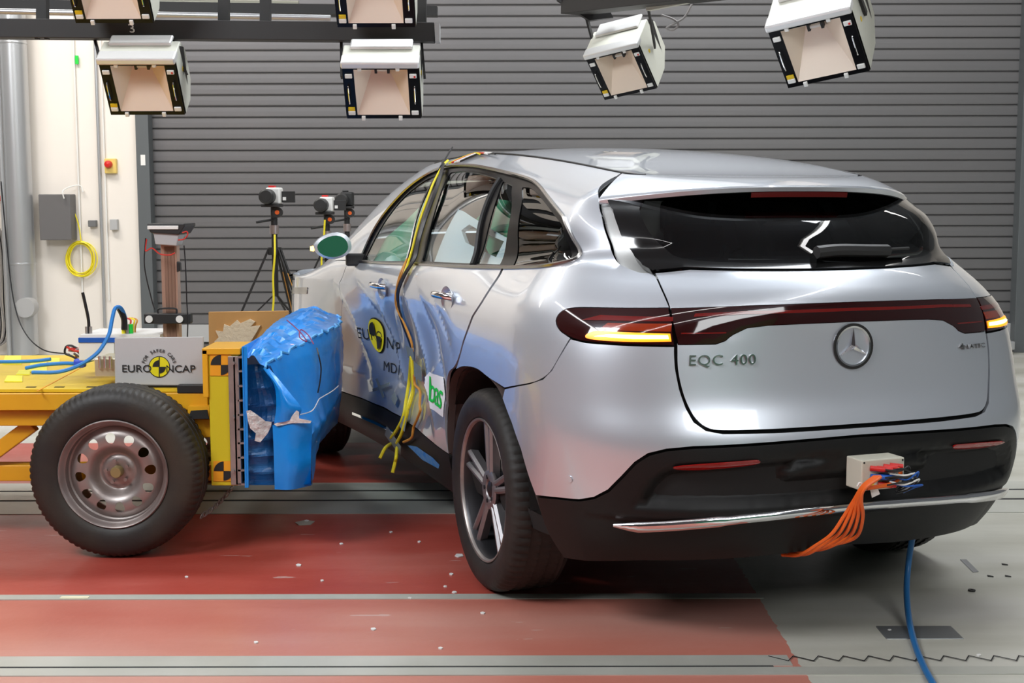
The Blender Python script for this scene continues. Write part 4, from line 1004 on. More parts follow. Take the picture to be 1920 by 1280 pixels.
loose('power_cable', [at(236, 612, 5.75), at(234, 592, 5.75), at(226, 577, 5.72), at(216, 578, 5.70), at(210, 600, 5.66), at(205, 625, 5.62), at(195, 645, 5.60), at(180, 664, 5.58), at(150, 684, 5.56), at(110, 697, 5.55), at(60, 698, 5.55)], .0085, M_cblue2, 'long bright blue cable arching up beside the instrument box and along the deck', 'cable')
loose('power_cable', [at(-20, 678, 5.9), at(30, 678, 5.9), at(70, 676, 5.9), at(95, 673, 5.9)], .008, M_cblue2, 'straight blue cable lying on the far left of the yellow deck', 'cable')
loose('power_cable', [at(48, 690, 5.75), at(80, 684, 5.75), at(120, 681, 5.75), at(150, 680, 5.75), at(205, 664, 5.72)], .0085, M_cblue2, 'short blue cable bundled with white ties in the middle of the deck', 'cable')
loose('plug_cable', [at(233, 618, 5.74), at(233, 600, 5.74), at(229, 588, 5.74), at(224, 578, 5.74)], .013, M_cb, 'black strain relief boot on the arching blue cable', 'cable')
loose('antenna_cable', [at(167, 628, 5.75), at(166, 600, 5.75), at(160, 570, 5.75), at(155, 548, 5.75)], .007, M_cb, 'black cable standing upright above the instrument box', 'cable')
for k, (c, px) in enumerate(((M_cred, 243), (M_cy, 249), (M_corg, 253))):
    loose('signal_cable', [at(px, 628, 5.8), at(px + 1, 612, 5.8), at(px + 2 + k, 600, 5.82), at(px - 6, 596, 5.86)], .004, c, ('red', 'yellow', 'amber')[k] + ' thin lead plugged in above the grey board', 'cable')
loose('cable_loop', [at(150, 676, 5.8), at(135, 668, 5.8), at(122, 662, 5.8), at(124, 650, 5.8), at(134, 648, 5.8), at(150, 655, 5.8), at(180, 662, 5.8)], .005, M_cb, 'small black cable loop left of the instrument box', 'cable')
rc = empty('wire_bundle', tuple(at(150, 665, 5.75)), label='tangle of red and grey wires with white ties on the trolley deck', cat='cable')
for k in range(7):
    q = [at(125 + k * 3 + t * 55 + 3 * math.sin(k * 2 + t * 5), 650 + k * 2.2 + t * 12 + 5 * math.sin(k * 1.3 + t * 6), 5.78 + .01 * k) for t in np.linspace(0, 1, 6)]
    part_w(MB().tube([tuple(p) for p in q], .0055, 6), 'wire', (M_cred, M_cgrey, M_cred, M_red, M_cb, M_cgrey, M_cred)[k], rc, smooth=True)
o = MB().box(tuple(at(137, 690, 5.70)), tuple(at(163, 671, 5.74))).build('cable_joint', mat('ink_blue', (.03, .08, .65), .5), bevel=.01); tag(o, 'bright blue shrink wrapped joint between the deck cables', 'cable')
for k, (x0, y0, x1, y1) in enumerate(((4, 668, 40, 683), (90, 672, 112, 680), (30, 695, 56, 703), (8, 705, 42, 716), (52, 680, 88, 698))):
    z = zt + .013; a1, b1, c1, d1 = atz(x0, y1, z), atz(x1, y1, z), atz(x1, y0, z), atz(x0 + 6, y0, z)
    o = MB().add([a1, b1, c1, d1] + [p + Vector((0, 0, .004)) for p in (a1, b1, c1, d1)], [(3, 2, 1, 0), (4, 5, 6, 7), (0, 1, 5, 4), (1, 2, 6, 5), (2, 3, 7, 6), (3, 0, 4, 7)]).build('tape_patch', mat('yellow_tape', (.85, .80, .05), .5) if 'yellow_tape' not in MATS else MATS['yellow_tape'])
    tag(o, ['yellow tape holding the straight blue cable at the far left', 'small yellow tape at the end of the straight blue cable', 'yellow tape at the left end of the arching cable', 'yellow tape patch nearest the deck edge at the left', 'yellow tape under the middle blue cable'][k], 'tape', 'yellow tape on the trolley deck')
# ---- mast with display and camera bar
ms = empty('instrument_mast', tuple(at(318, 700, 5.75)), label='upright metal profile mast carrying a tray and a black bar above the grey board', cat='stand')
part_w(pbox(MB(), 308, 455, 331, 700, 5.75, .05), 'mast_profile', M_wood, ms, bevel=.002)
for px in (313, 319, 325): part_w(pbox(MB(), px, 462, px + 1.2, 640, 5.747, .004), 'profile_slot', mat('slot_brown', (.22, .12, .08), .6) if 'slot_brown' not in MATS else MATS['slot_brown'], ms)
part_w(prism([(276, 421), (340, 421), (346, 419), (336, 438), (331, 461), (291, 458), (288, 440)], 5.70, .10), 'tray', M_greybox, ms, bevel=.004)
part_w(prism([(275, 419), (346, 419), (346, 424), (336, 440), (281, 436)], 5.69, .2), 'tray_frame', M_black, ms, bevel=.004)
part_w(prism([(276, 423), (334, 423), (334, 430), (276, 430)], 5.685, .02), 'display', M_white, ms, bevel=.002)
part_w(pbox(MB(), 270, 588, 356, 607, 5.70, .05), 'camera_bar', M_black, ms, bevel=.003)
for px in (280, 337): p = at(px, 598, 5.70); part_w(MB().cyl(p, p + Vector((0, -.006, 0)), .0155, n=24), 'white_dial', M_white, ms, smooth=True)
part_w(MB().tube([at(297, 590, 5.72), at(296, 580, 5.72), at(305, 578, 5.72), at(325, 578, 5.72), at(331, 580, 5.72), at(331, 590, 5.72)], .004, 6), 'handle', M_black, ms, smooth=True)
part_w(prism([(331, 490), (337, 492), (338, 508), (331, 510)], 5.74, .03), 'clamp_lever', M_black, ms, bevel=.003)
for pts, c, lb_ in (([(275, 448), (273, 470), (285, 465), (300, 476), (318, 478), (328, 474)], M_cred, 'thin red wire looping in front of the metal mast'), ([(345, 460), (348, 500), (350, 560), (352, 600), (351, 640)], M_cb, 'thin black cable hanging down right of the metal mast'),
                    ([(273, 446), (271, 500), (284, 560), (290, 580)], M_cb, 'thin black cable hanging down left of the metal mast'), ([(334, 450), (345, 448), (352, 440), (350, 434), (342, 436)], M_cred, 'red wire loop beside the mast tray')):
    loose('mast_cable', [at(x, y, 5.68) for x, y in pts], .0028, c, lb_, 'cable')
# ---- plywood sheet behind the barrier
o = empty('plywood_board', tuple(at(460, 650, 7.1)), label='plywood board with chipped pale edge standing behind the blue barrier', cat='board')
part_w(prism([(391, 585), (540, 583), (540, 760), (393, 760)], 7.1, .03), 'board', M_ply, o)
part_w(prism([(404, 652), (402, 640), (410, 632), (404, 620), (418, 622), (420, 608), (430, 612), (444, 600), (450, 606), (468, 598), (478, 603), (470, 612), (488, 610), (480, 624), (470, 640), (440, 652)], 7.084, .016), 'chipped_patch', M_plypaint, o)

# ================================================================== LIGHTING RIG
def make_lamp(name, Mx, label, group, cable=False, w_=.36, h_=.285, D=.34):
    L_ = empty(name, label=label, cat='lamp', group=group); L_.matrix_world = Mx
    def p(mb, nm, m, **k): return mb.build(nm, m, L_, **k)
    W2, H2 = w_ / 2, h_ / 2
    pr = [(0, H2 + .012), (.05, H2 + .030), (D * .7, H2 + .03), (D, H2 - .05), (D, -H2 + .07), (D * .6, -H2 - .004), (0, -H2 - .004)]
    n = len(pr); V = [(x, y, z) for x in (-W2 - .004, W2 + .004) for y, z in pr]
    F = [(i, (i + 1) % n, n + (i + 1) % n, n + i) for i in range(n - 1)] + [tuple(range(n))[::-1], tuple(range(n, 2 * n))]
    p(MB().add(V, F), 'housing', M_lamphouse, bevel=.006)
    p(MB().box((-W2 - .006, -.03, H2), (W2 + .006, .05, H2 + .034)), 'top_lip', M_lamplip, bevel=.008)
    p(MB().box((-W2 + .03, D * .45, H2 + .03), (W2 - .03, D * .85, H2 + .048)), 'ballast_cover', M_lamplip, bevel=.008)
    fr_ = MB(); t = .052
    fr_.box((-W2, -.014, -H2), (-W2 + t, 0, H2)).box((W2 - t, -.014, -H2), (W2, 0, H2)).box((-W2 + t, -.014, -H2), (W2 - t, 0, -H2 + .02)).box((-W2 + t, -.014, H2 - .012), (W2 - t, 0, H2))
    p(fr_, 'front_frame', M_blackgloss)
    x0, x1, z0, z1 = -W2 + t, W2 - t, -H2 + .02, H2 - .012; d = .10
    xm0, xm1, zm = -.05, .03, .075
    V = [(x0, 0, z0), (x1, 0, z0), (x1, 0, z1), (x0, 0, z1), (xm0, d, zm), (xm1, d, zm), (xm1, d, z1), (xm0, d, z1)]
    V = [(a, b - .012, c) for a, b, c in V]
    rf = p(MB().add(V, [(0, 1, 5, 4), (1, 2, 6, 5), (3, 7, 6, 2), (0, 4, 7, 3), (4, 5, 6, 7)]), 'reflector', M_refl)
    p(MB().cyl((-.03, d * .6, .085), (.03, d * .6, .085), .008), 'bulb', M_white, smooth=True)
    for sx_ in (-.03, .03): p(MB().box((sx_ - .006, d * .5, .07), (sx_ + .006, d * .8, .1)), 'bulb_holder', M_rig)
    for i, (x, z) in enumerate(((-W2 + .027, H2 - .045), (W2 - .027, H2 - .045), (-W2 + .027, -H2 + .035), (W2 - .027, -H2 + .035))):
        c = p(MB().box((x - .017, -.024, z - .010), (x + .017, -.014, z + .012)), 'clip', M_white, bevel=.003)
        if i == 2: p(MB().box((x - .016, -.022, z + .013), (x + .016, -.014, z + .030)), 'warning_label', M_yellowtop)
        if i == 1: MB().cyl((x + .008, -.026, z), (x + .008, -.023, z), .005).build('red_dot', M_red, c)
    for x in (-W2 * .55, W2 * .45):
        for z in (-H2 + .006, H2 - .004): p(MB().box((x - .009, -.024, z - .012), (x + .009, -.010, z + .010)), 'glass_clip', M_white, bevel=.002)
    for sx_ in (-1, 1): p(MB().tube([(sx_ * (W2 - .022), -.014, -.05), (sx_ * (W2 - .022), -.034, -.042), (sx_ * (W2 - .022), -.034, .038), (sx_ * (W2 - .022), -.014, .046)], .003, 6), 'handle', M_chrome, smooth=True)
    p(MB().cyl((W2 + .003, .09, .05), (W2 + .006, .09, .05), .012, n=16), 'warning_dot', M_yellowtop)
    p(MB().add([(W2 + .006, D - .03, H2 - .02), (W2 + .006, D - .10, H2 + .028), (W2 + .006, D - .08, -.06)], [(0, 1, 2)]), 'side_slot', M_rig)
    return L_
def lamp_mx(c, X, Y, Z): M = Matrix((X, Y, Z)).transposed().to_4x4(); M.translation = c; return M
Xl = Vector((1, 0, 0)); Yl_ = Vector((0, .80, .60)); Zl = Vector((0, -.60, .80))
def arms(L_, attach, ends, m=M_rig):
    inv_ = L_.matrix_world.inverted()
    for a, b in zip(attach, ends):
        o = MB().bar(Vector(a), inv_ @ Vector(b), .030, .012, up=(1, 0, 0)).build('yoke_arm', m, L_)
YL = 6.5
lampA = make_lamp('floodlight', lamp_mx(at(268, 165, YL), Xl, Yl_, Zl), 'leftmost floodlight hanging below the black beam, white top edge', 'floodlights on the beam', D=.20)
lampB = make_lamp('floodlight', lamp_mx(at(717, 172, YL), Xl, Yl_, Zl), 'floodlight hanging below the middle of the beam, left of the car roof', 'floodlights on the beam', D=.20)
arms(lampA, [(-.20, .08, .03), (.20, .08, .03)], [at(177, 70, 6.65), at(318, 60, 6.65)]); arms(lampB, [(-.20, .08, .03), (.20, .08, .03)], [at(640, 72, 6.65), at(790, 72, 6.65)])
lampC = make_lamp('floodlight', lamp_mx(at(204, -12, 6.25), Xl, Yl_, Zl), 'floodlight at the top left cut off by the picture edge, above the beam', 'floodlights on the beam', D=.20)
lampD = make_lamp('floodlight', lamp_mx(at(702, -4, 6.25), Xl, Yl_, Zl), 'floodlight above the beam end, cut off by the upper picture edge', 'floodlights on the beam', D=.20)
Xr = Vector((.866, -.472, .162)).normalized(); Yr = Vector((.283, .729, .621)); Yr = (Yr - Xr * Yr.dot(Xr)).normalized(); Zr = Xr.cross(Yr)
lampE = make_lamp('floodlight', lamp_mx(at(1536, 93, 5.9), Xr, Yr, Zr), 'large tilted floodlight above the rear of the car, rightmost of the five', 'floodlights on the tilted rig', w_=.365, h_=.30)
lampF = make_lamp('floodlight', lamp_mx(at(1166, 136, 8.1), Xr, Yr, Zr), 'smaller tilted floodlight with warm reflector above the car roof', 'floodlights on the tilted rig', w_=.345, h_=.30)
arms(lampE, [(-.20, .16, .03), (.195, .16, .03)], [at(1462, -22, 6.1), at(1600, -40, 5.8)]); arms(lampF, [(-.19, .16, .03), (.19, .16, .03)], [at(1098, 25, 8.15), at(1215, 12, 7.7)])
# beams
bm_ = empty('lamp_beam', tuple(at(400, 55, 6.6)), label='long black horizontal beam marked 3 carrying the left floodlights', cat='beam')
A, B = at(-60, 54, 6.6), at(815, 62, 6.6); hh = 34 / FPX * 6.6
part_w(MB().bar(A, B, .10, hh), 'beam', M_rig, bm_, bevel=.003)
part_w(prism([(814, 42), (824, 44), (824, 78), (816, 78)], 6.55, .1), 'end_cap', M_greybox, bm_)
part_w(MB().bar(at(-60, 8, 7.2), at(820, 22, 7.2), .08, .050), 'rear_beam', M_rig, bm_); part_w(MB().cyl(at(-60, 20, 7.1), at(620, 34, 7.1), .016), 'pipe', M_galv, bm_, smooth=True)
part_w(MB().cyl(at(280, 5, 7.3), at(560, 9, 7.3), .022), 'pipe', mat('olive_pipe', (.30, .29, .23), .4, .4), bm_, smooth=True)
for px in (80, 420, 498, 790): part_w(MB().bar(at(px, -40, 6.75), at(px, 50, 6.75), .05, .05), 'hanger', M_rig, bm_)
for px in (68, 86): part_w(pbox(MB(), px - 3, 62, px + 3, 73, 6.56, .03), 'clamp', M_rig, bm_)
V, F = text_geo('3', .058, .001); p0 = at(249, 61, 6.54)
part_w(MB().add([(p0.x + v.x * 1.2 - v.y * .25, p0.y - v.z, p0.z + v.y) for v in V], F), 'number', M_white, bm_)
for px in (720, 728): loose('lamp_cable', [at(px, 74, 6.6), at(px - 5, 90, 6.62), at(px, 103, 6.6), at(px + 6, 90, 6.6), at(px + 4, 74, 6.6)], .004, M_cgrey, 'grey cable loop above the middle floodlight' + (', left strand' if px == 720 else ', right strand'), 'cable')
bt_ = empty('lamp_beam', tuple(at(1100, 18, 8.1)), label='sloping black beam at the top carrying the two tilted floodlights', cat='beam')
part_w(MB().bar(at(1072, 14, 8.15), at(1750, -66, 5.9), .16, .085), 'beam', M_rig, bt_, bevel=.003)
part_w(MB().bar(at(1215, 12, 7.6), at(1330, -10, 7.2), .03, .05), 'cable_tray', M_lamphouse, bt_)
part_w(prism([(1045, 0), (1105, 38), (1150, 33), (1130, -8), (1040, -10)], 8.1, .06), 'end_plate', M_rig, bt_)
loose('lamp_cable', [at(1302, -2, 7.6), at(1285, 30, 7.6), at(1268, 42, 7.6), at(1250, 52, 7.6), at(1262, 56, 7.6), at(1272, 46, 7.6), at(1262, 36, 7.6), at(1240, 28, 7.6)], .006, M_cgrey, 'grey cable coil beside the smaller tilted floodlight', 'cable')

# ================================================================== CAMERAS ON TRIPODS
def tripod(px, pyh, Y, white, label, lab2, screen=True):
    h0 = at(px, pyh, Y)
    cm = empty('video_camera', tuple(h0), label=lab2, cat='camera', group='cameras on tripods')
    bodym = M_white if white else M_black
    def q(mb, nm, m, par, **k): return mb.build(nm, m, par, **k)
    q(MB().box((-.045, -.05, -.055), (.05, .09, .055)), 'camera_body', bodym, cm, bevel=.012)
    q(MB().lathe([(0, -.15), (.040, -.15), (.050, -.14), (.050, -.05), (.04, -.04)], 24, 'Y', (-.025, 0, -.005)).cyl((-.025, -.152, -.005), (-.025, -.150, -.005), .03), 'lens', M_black, cm, smooth=True)
    q(MB().box((-.03, -.03, .055), (.01, .05, .068)), 'viewfinder', M_black if not white else M_red, cm, bevel=.004)
    if screen:
        s_ = q(MB().box((.055, -.01, -.045), (.145, .0, .03)), 'flip_screen', M_black, cm, bevel=.002); MB().box((.063, -.0125, -.03), (.085, -.0105, -.008)).build('screen_icon', M_white, s_)
    tp = empty('tripod', (h0.x, h0.y, 0), label=label, cat='tripod', group='black tripods')
    z = h0.z - .055
    q(MB().box((-.07, -.10, z - .02), (.05, .08, z)).cyl((0, 0, z - .14), (0, 0, z - .02), .022), 'pan_head', M_black, tp, bevel=.004)
    k_ = q(MB().cyl((.03, -.05, z - .055), (.03, -.02, z - .055), .035, n=24), 'pan_knob', M_black, tp, smooth=True); MB().cyl((.03, -.053, z - .055), (.03, -.049, z - .055), .015).build('knob_centre', M_co, k_)
    q(MB().cyl((-.1, -.1, z - .12), (.02, 0, z - .1), .008), 'pan_handle', M_black, tp)
    q(MB().cyl((0, 0, z - .20), (0, 0, z - .14), .030), 'levelling_bowl', mat('bowl_grey', (.5, .42, .4), .3, .8) if 'bowl_grey' not in MATS else MATS['bowl_grey'], tp, smooth=True)
    q(MB().cyl((0, 0, z - .62), (0, 0, z - .2), .020), 'centre_column', M_rig, tp, smooth=True)
    zc = z - .30
    q(MB().cyl((0, 0, zc - .04), (0, 0, zc + .01), .045), 'spider', M_black, tp, smooth=True)
    for a in (PI + .12, -.55, 1.25):
        f_ = Vector((.52 * math.cos(a), .52 * math.sin(a), .02)); t_ = Vector((.04 * math.cos(a), .04 * math.sin(a), zc)); n_ = Vector((-math.sin(a), math.cos(a), 0)) * .012
        lg = q(MB().bar(t_ + n_, t_.lerp(f_, .55) + n_, .014).bar(t_ - n_, t_.lerp(f_, .55) - n_, .014).bar(t_.lerp(f_, .5), f_, .022), 'leg', M_rig, tp, bevel=.002)
        MB().bar(t_.lerp(f_, .15) + n_ * .0 + Vector((0, -.014, 0)), t_.lerp(f_, .45) + Vector((0, -.014, 0)), .006, .004).build('orange_stripe', M_corg, lg)
        q(MB().bar(Vector((0, 0, z - .60)), t_.lerp(f_, .55), .010), 'spreader', M_rig, tp)
tripod(513, 367, 9.0, True, 'black tripod standing left, clear of the car mirror', 'white video camera with fold-out screen, leftmost on the tripods')
tripod(612, 383, 9.9, True, 'black tripod half hidden behind the car mirror', 'white video camera above the car mirror, middle of the three')
tripod(650, 373, 10.6, False, 'black tripod furthest right, behind the car windscreen pillar', 'black video camera on the right hand tripod', False)
loose('camera_cable', [at(515, 440, 8.95), at(515, 480, 8.9), at(512, 520, 8.9), at(513, 560, 8.9), at(511, 590, 8.9), at(510, 640, 8.9)], .007, M_cy, 'yellow cable hanging down the left tripod', 'cable')
loose('camera_cable', [at(609, 412, 9.8), at(607, 450, 9.8), at(603, 480, 9.8), at(604, 540, 9.8)], .007, M_cy, 'yellow cable hanging down the middle tripod', 'cable')

# ================================================================== BACK WALL
def wpart(mb, name, m, label, cat, **k): return tag(mb.build(name, m, None, **{q: v for q, v in k.items() if q != 'group'}), label, cat, k.get('group'))
a = at(35, 380, WY - .17)
dk = empty('round_duct', (a.x, WY - .17, 0), label='wide galvanised pipe running up the cream wall at the far left', cat='pipe')
part_w(MB().cyl((a.x, WY - .17, .02), (a.x, WY - .17, 5.5), .125, n=40), 'pipe', M_galv, dk, smooth=True)
part_w(MB().cyl((a.x - .10, WY - .28, .02), (a.x - .10, WY - .28, 5.5), .020), 'conduit', M_galv, dk, smooth=True)
for y in (85, 492): z = at(35, y, WY).z; part_w(MB().lathe([(.127, z - .01), (.13, z), (.127, z + .01)], 40, 'Z', (a.x, WY - .17, 0)), 'pipe_joint', M_galv, dk, smooth=True)
c = at(46, 577, WY - .34); part_w(MB().cyl(c, c + Vector((0, .12, 0)), .088, n=36), 'inspection_cover', M_greybox, dk, smooth=True)
b = at(102, 407, WY)
wpart(pbox(MB(), 75, 364, 131, 450, WY - .16, .159), 'cabinet', mat('cabinet_grey', (.13, .125, .125), .5), 'dark grey flat cabinet fixed to the cream wall beside the pipe', 'cabinet', bevel=.006)
for px, r, lab in ((187, .014, 'grey conduit running down the cream wall past the two switch boxes'), (147, .008, 'thin vertical cover strip on the cream wall right of the pipe'), (197, .007, 'thinner conduit beside the grey conduit on the cream wall')):
    p = at(px, 300, WY); wpart(MB().cyl((p.x, WY - .02, .25 if r > .01 else .5), (p.x, WY - .02, 5), r), 'conduit', M_white if r < .01 else M_galv, lab, 'pipe', smooth=True)
wpart(pbox(MB(), 165, 413, 179, 425, WY - .06, .059), 'wall_switch', mat('switch_grey', (.15, .15, .15), .5), 'small dark switch box left of the grey conduit', 'switch', bevel=.004)
wpart(pbox(MB(), 206, 411, 219, 431, WY - .06, .059), 'junction_box', M_greybox, 'small light grey box right of the grey conduit', 'box', bevel=.004)
al = empty('alarm_light', tuple(at(205, 318, WY)), label='red warning beacon in a yellow frame on the cream wall near the roller door', cat='alarm light')
part_w(pbox(MB(), 196, 297, 217, 325, WY - .05, .049), 'mount', mat('alarm_yellow', (.75, .55, .15), .5), al, bevel=.006); p = at(204, 308, WY - .05); part_w(MB().lathe([(0, -.06), (.025, -.055), (.034, -.03), (.034, 0)], 24, 'Y', p), 'red_dome', M_red, al, smooth=True)
o = empty('wall_socket', tuple(at(5, 362, WY)), label='white wall device with red lower half at the left picture edge', cat='socket')
part_w(pbox(MB(), -8, 351, 14, 367, WY - .07, .069), 'case', M_white, o, bevel=.006); part_w(pbox(MB(), -6, 367, 12, 377, WY - .08, .07), 'red_cap', M_red, o, bevel=.01)
wpart(pbox(MB(), 264, 290, 272, 310, WY - .045, .004), 'notice', M_white, 'small white notice stuck on the roller door frame', 'sign')
wpart(pbox(MB(), 141, 104, 146, 120, WY - .035, .02), 'green_tag', M_green, 'tiny green tag on the cream wall below the beam', 'label')
hk = empty('cable_coil', tuple(at(155, 480, WY - .03)), label='coiled yellow cable hanging on the cream wall below the dark cabinet', cat='cable')
for k in range(9):
    rx = 22 + 7 * rng.random(); ry = 27 + 6 * rng.random(); cx_ = 152 + 8 * rng.random() - 4; cy_ = 482 + 6 * rng.random()
    part_w(MB().tube([at(cx_ + rx * math.sin(q), cy_ - ry * math.cos(q), WY - .03 - .004 * k) for q in np.linspace(0, 2 * PI, 22)], .0055, 5), 'cable_turn', M_cy, hk, smooth=True)
loose('wall_cable', [at(131, 385, WY - .04), at(140, 400, WY - .03), at(148, 425, WY - .03), at(152, 452, WY - .03)], .006, M_cy, 'yellow cable end rising from the coil to the cabinet', 'cable')
loose('wall_cable', [at(120, 372, WY - .2), at(118, 358, WY - .2), at(132, 350, WY - .1), at(150, 348, WY - .04), at(156, 360, WY - .04)], .006, M_white, 'white cable looping over the top of the dark cabinet', 'cable')
for k in range(9):
    x0 = -14 + k * 3.1; pts = [at(x0 - 8, 400 + k * 4, WY - .1 - .01 * k), at(x0, 480, WY - .12), at(x0 + 3 + 3 * math.sin(k), 560, WY - .12), at(x0 + 8 + 4 * math.sin(k * 2), 610, WY - .12), at(x0 + 2, 645 - k, WY - .12), at(x0 - 14, 650, WY - .12)]
    loose('hanging_cable', pts, .006, (M_cb, M_cgrey, M_cgrey)[k % 3], 'dark cable in the hanging bunch at the left picture edge', 'cable', 'hanging cables at the left picture edge')
loose('floor_cable', [at(2, 340, WY - .3), at(12, 450, WY - .3), at(25, 560, WY - .35), at(45, 620, WY - .4), at(80, 655, WY - .5), at(130, 664, WY - .7)], .006, M_cb, 'thin black cable swinging from the pipe down to the floor', 'cable')
for k, (x, w2) in enumerate(((320, 95), (445, 90))): pass
wpart(MB().box((DX0 - .02, WY - .25, .26), (-2.4, WY - .1, .30)), 'rail_guard', M_galv, 'grey guard rail low in front of the roller door at the left', 'rail') if False else None

# ================================================================== CABLES AND TAPE ON THE CAR
GC = 'test cables taped down the door gap'
def oncar(l, off): return [onc(s, v, off) for s, v in l]
CYU = [(1.66, 1.97), (1.631, 1.929), (1.52, 1.809), (1.45, 1.682), (1.42, 1.576), (1.40, 1.47), (1.38, 1.364), (1.345, 1.254), (1.33, 1.188)]
loose('test_cable', oncar(CYU, .012), .0055, M_cy, 'yellow cable taped down between the side windows', 'cable')
CBU = [(1.748, 1.977), (1.509, 1.864), (1.405, 1.734), (1.345, 1.574), (1.32, 1.434), (1.30, 1.312), (1.318, 1.189), (1.372, 1.053), (1.43, .963), (1.419, .894), (1.384, .827), (1.362, .77)]
for k in range(5):
    l = [(s + .010 * math.sin(i * 2.1) - .0085 * k, v) for i, (s, v) in enumerate(CBU)]
    loose('test_cable', oncar(l, .016), .0036, M_cb, 'black cable in the bundle running down the door gap', 'cable', GC)
for k in range(2):
    l = [(s + .012 * math.sin(i * 1.7 + k * 3) + .01, v) for i, (s, v) in enumerate([(1.37, 1.30), (1.345, 1.188), (1.385, 1.049), (1.41, .954), (1.353, .876), (1.31, .811), (1.30, .766)])]
    loose('test_cable', oncar(l, .018), .0042, M_corg, ('amber cable running beside the black bundle on the door gap, front strand', 'amber cable running beside the black bundle on the door gap, rear strand')[k], 'cable')
for k, l in enumerate(([(1.363, .735), (1.40, .70), (1.475, .62), (1.472, .519), (1.459, .453), (1.54, .383), (1.64, .325)], [(1.35, .735), (1.36, .65), (1.405, .576), (1.385, .515), (1.39, .466), (1.444, .384), (1.535, .321)], [(1.34, .73), (1.345, .66), (1.36, .57), (1.375, .50)])):
    loose('test_cable', oncar(l, .02), .008, M_cy, ('front yellow cable hanging over the crushed door below the tape', 'middle yellow cable hanging over the crushed door below the tape', 'short yellow cable end ending halfway down the crushed door')[k], 'cable')
loose('test_cable', [onc(1.64, .30, .02), at(722, 840, 5.95), at(712, 859, 5.92)], .008, M_cy, 'cut yellow cable end sticking out left below the sill', 'cable')
loose('test_cable', [onc(1.535, .30, .02), at(743, 855, 5.85), at(741, 866, 5.85), at(736, 886, 5.84)], .008, M_cy, 'cut yellow cable end hanging straight below the sill', 'cable')
loose('test_cable', oncar([(1.321, .66), (1.321, .619), (1.249, .589), (1.168, .545), (1.139, .528), (1.20, .478), (1.252, .438), (1.279, .388), (1.42, .345)], .018), .006, M_corg, 'amber cable curving over the rear door above the sill', 'cable')
for k, (s, v, w2, h2, r) in enumerate(((1.362, .755, .07, .028, 0), (1.214, .690, .085, .034, .05), (1.447, .428, .06, .030, .1), (1.60, .322, .14, .024, .35), (1.936, .515, .10, .009, .9), (1.93, .52, .10, .009, -.5), (1.678, .50, .045, .02, .5))):
    c, q = math.cos(r), math.sin(r); l = [(s + (a * w2 * c - b * h2 * q), v + (a * w2 * q * .5 + b * h2 * c)) for a, b in ((-1, -1), (.1, -1.1), (1, -1), (.96, .1), (1, 1), (-.1, .94), (-1, 1))]
    o = panel('tape_piece', l, lambda a, b: np.stack([np.array(onc(x, y, .022)) for x, y in zip(np.ravel(a), np.ravel(b))]), M_duct, None, (), .03, .002)
    tag(o, ['grey tape over the cable bundle, topmost on the door gap', 'grey tape square on the rear door beside the cables', 'grey tape over the yellow cables low on the door', 'long ragged grey tape over the cables on the sill', 'grey tape strip of the small cross on the front door, rising forward', 'grey tape strip of the small cross on the front door, falling forward', 'small grey tape scrap on the front door right of the cross'][k], 'tape', 'grey tape on the crushed doors')
loose('roof_cable', [at(848, 276, 6.6), onc(1.66, 1.95, .02), onc(1.62, 1.90, .012)], .004, M_cb, 'thin black wire sticking up from the roof edge', 'cable')
for k, c in enumerate((M_cy, M_cred, M_white, M_white, M_cb)):
    l = [onc(1.60 - .04 * k, 1.95, .008), onc(1.46 - .03 * k, 1.985, .008), onc(1.36 - .03 * k, 2.0, .010), onc(1.26 - .05 * k, 1.985 + .005 * (k % 2), .012)]
    loose('roof_cable', l, .0042, c, ('yellow', 'red', 'white', 'white', 'black')[k] + ' cable gathered on the front edge of the car roof' + (' beside the black one' if k == 3 else ''), 'cable')
# ---- junction box with safety plugs on the rear bumper
jb = empty('junction_box', (0, 0, 0), label='cream junction box with red and blue plugs strapped to the black rear bumper', cat='electrical box')
bc = lower_map(np.array([-1.372]), np.array([.578]))[0]; jb.location = carw(bc); jb.rotation_euler = (0, 0, PI / 2 + YAW)
def jp(mb, nm, m, par=None, **k): return mb.build(nm, m, par or jb, **k)
jp(MB().box((-.085, -.078, -.048), (-.001, .078, .048)), 'case', M_cream, bevel=.004)
for y in (-.07, .07):
    for z in (-.04, .04): jp(MB().cyl((-.0855, y, z), (-.087, y, z), .003), 'screw', M_text)
for k, (y, z, c, ln) in enumerate(((.048, .022, M_red, .05), (.024, .020, M_red, .055), (.0, .024, M_red, .05), (-.024, .026, M_red, .045), (.046, -.004, M_bluep, .075), (.030, -.006, M_bluep, .07), (.016, -.004, M_bluep, .07), (.018, -.030, M_red, .05), (.004, -.030, M_red, .05))):
    jp(MB().cyl((-.085, y, z), (-.085 - ln * .35, y - ln * .8, z - .004), .0085, n=12), 'plug', c, smooth=True)
jp(MB().box((-.087, .034, -.038), (-.085, .050, -.022)), 'green_mark', M_logoy)
for k in range(9):
    y0 = .01 - .008 * (k % 4); z0 = .018 - .006 * k
    pts = [(-.11, y0, z0), (-.135, y0 - .035, z0 + .012 * math.sin(k * 1.7)), (-.13, y0 - .07 - .004 * k, z0 + .010 * math.cos(k * 2.3)), (-.11, y0 - .085, z0 - .02), (-.10, y0 - .05, -.045 - .002 * k)]
    jp(MB().tube(pts, .0032, 6), 'jumper_wire', (M_cb, M_cb, M_white, M_bluep)[k % 4], smooth=True)
tg = jp(prism([(1629, 906), (1641, 903), (1650, 926), (1635, 933)], 4.05, .002), 'paper_tag', M_white)
tg.matrix_parent_inverse = jb.matrix_world.inverted() if False else (Matrix.Translation(jb.location) @ Matrix.Rotation(PI / 2 + YAW, 4, 'Z')).inverted()
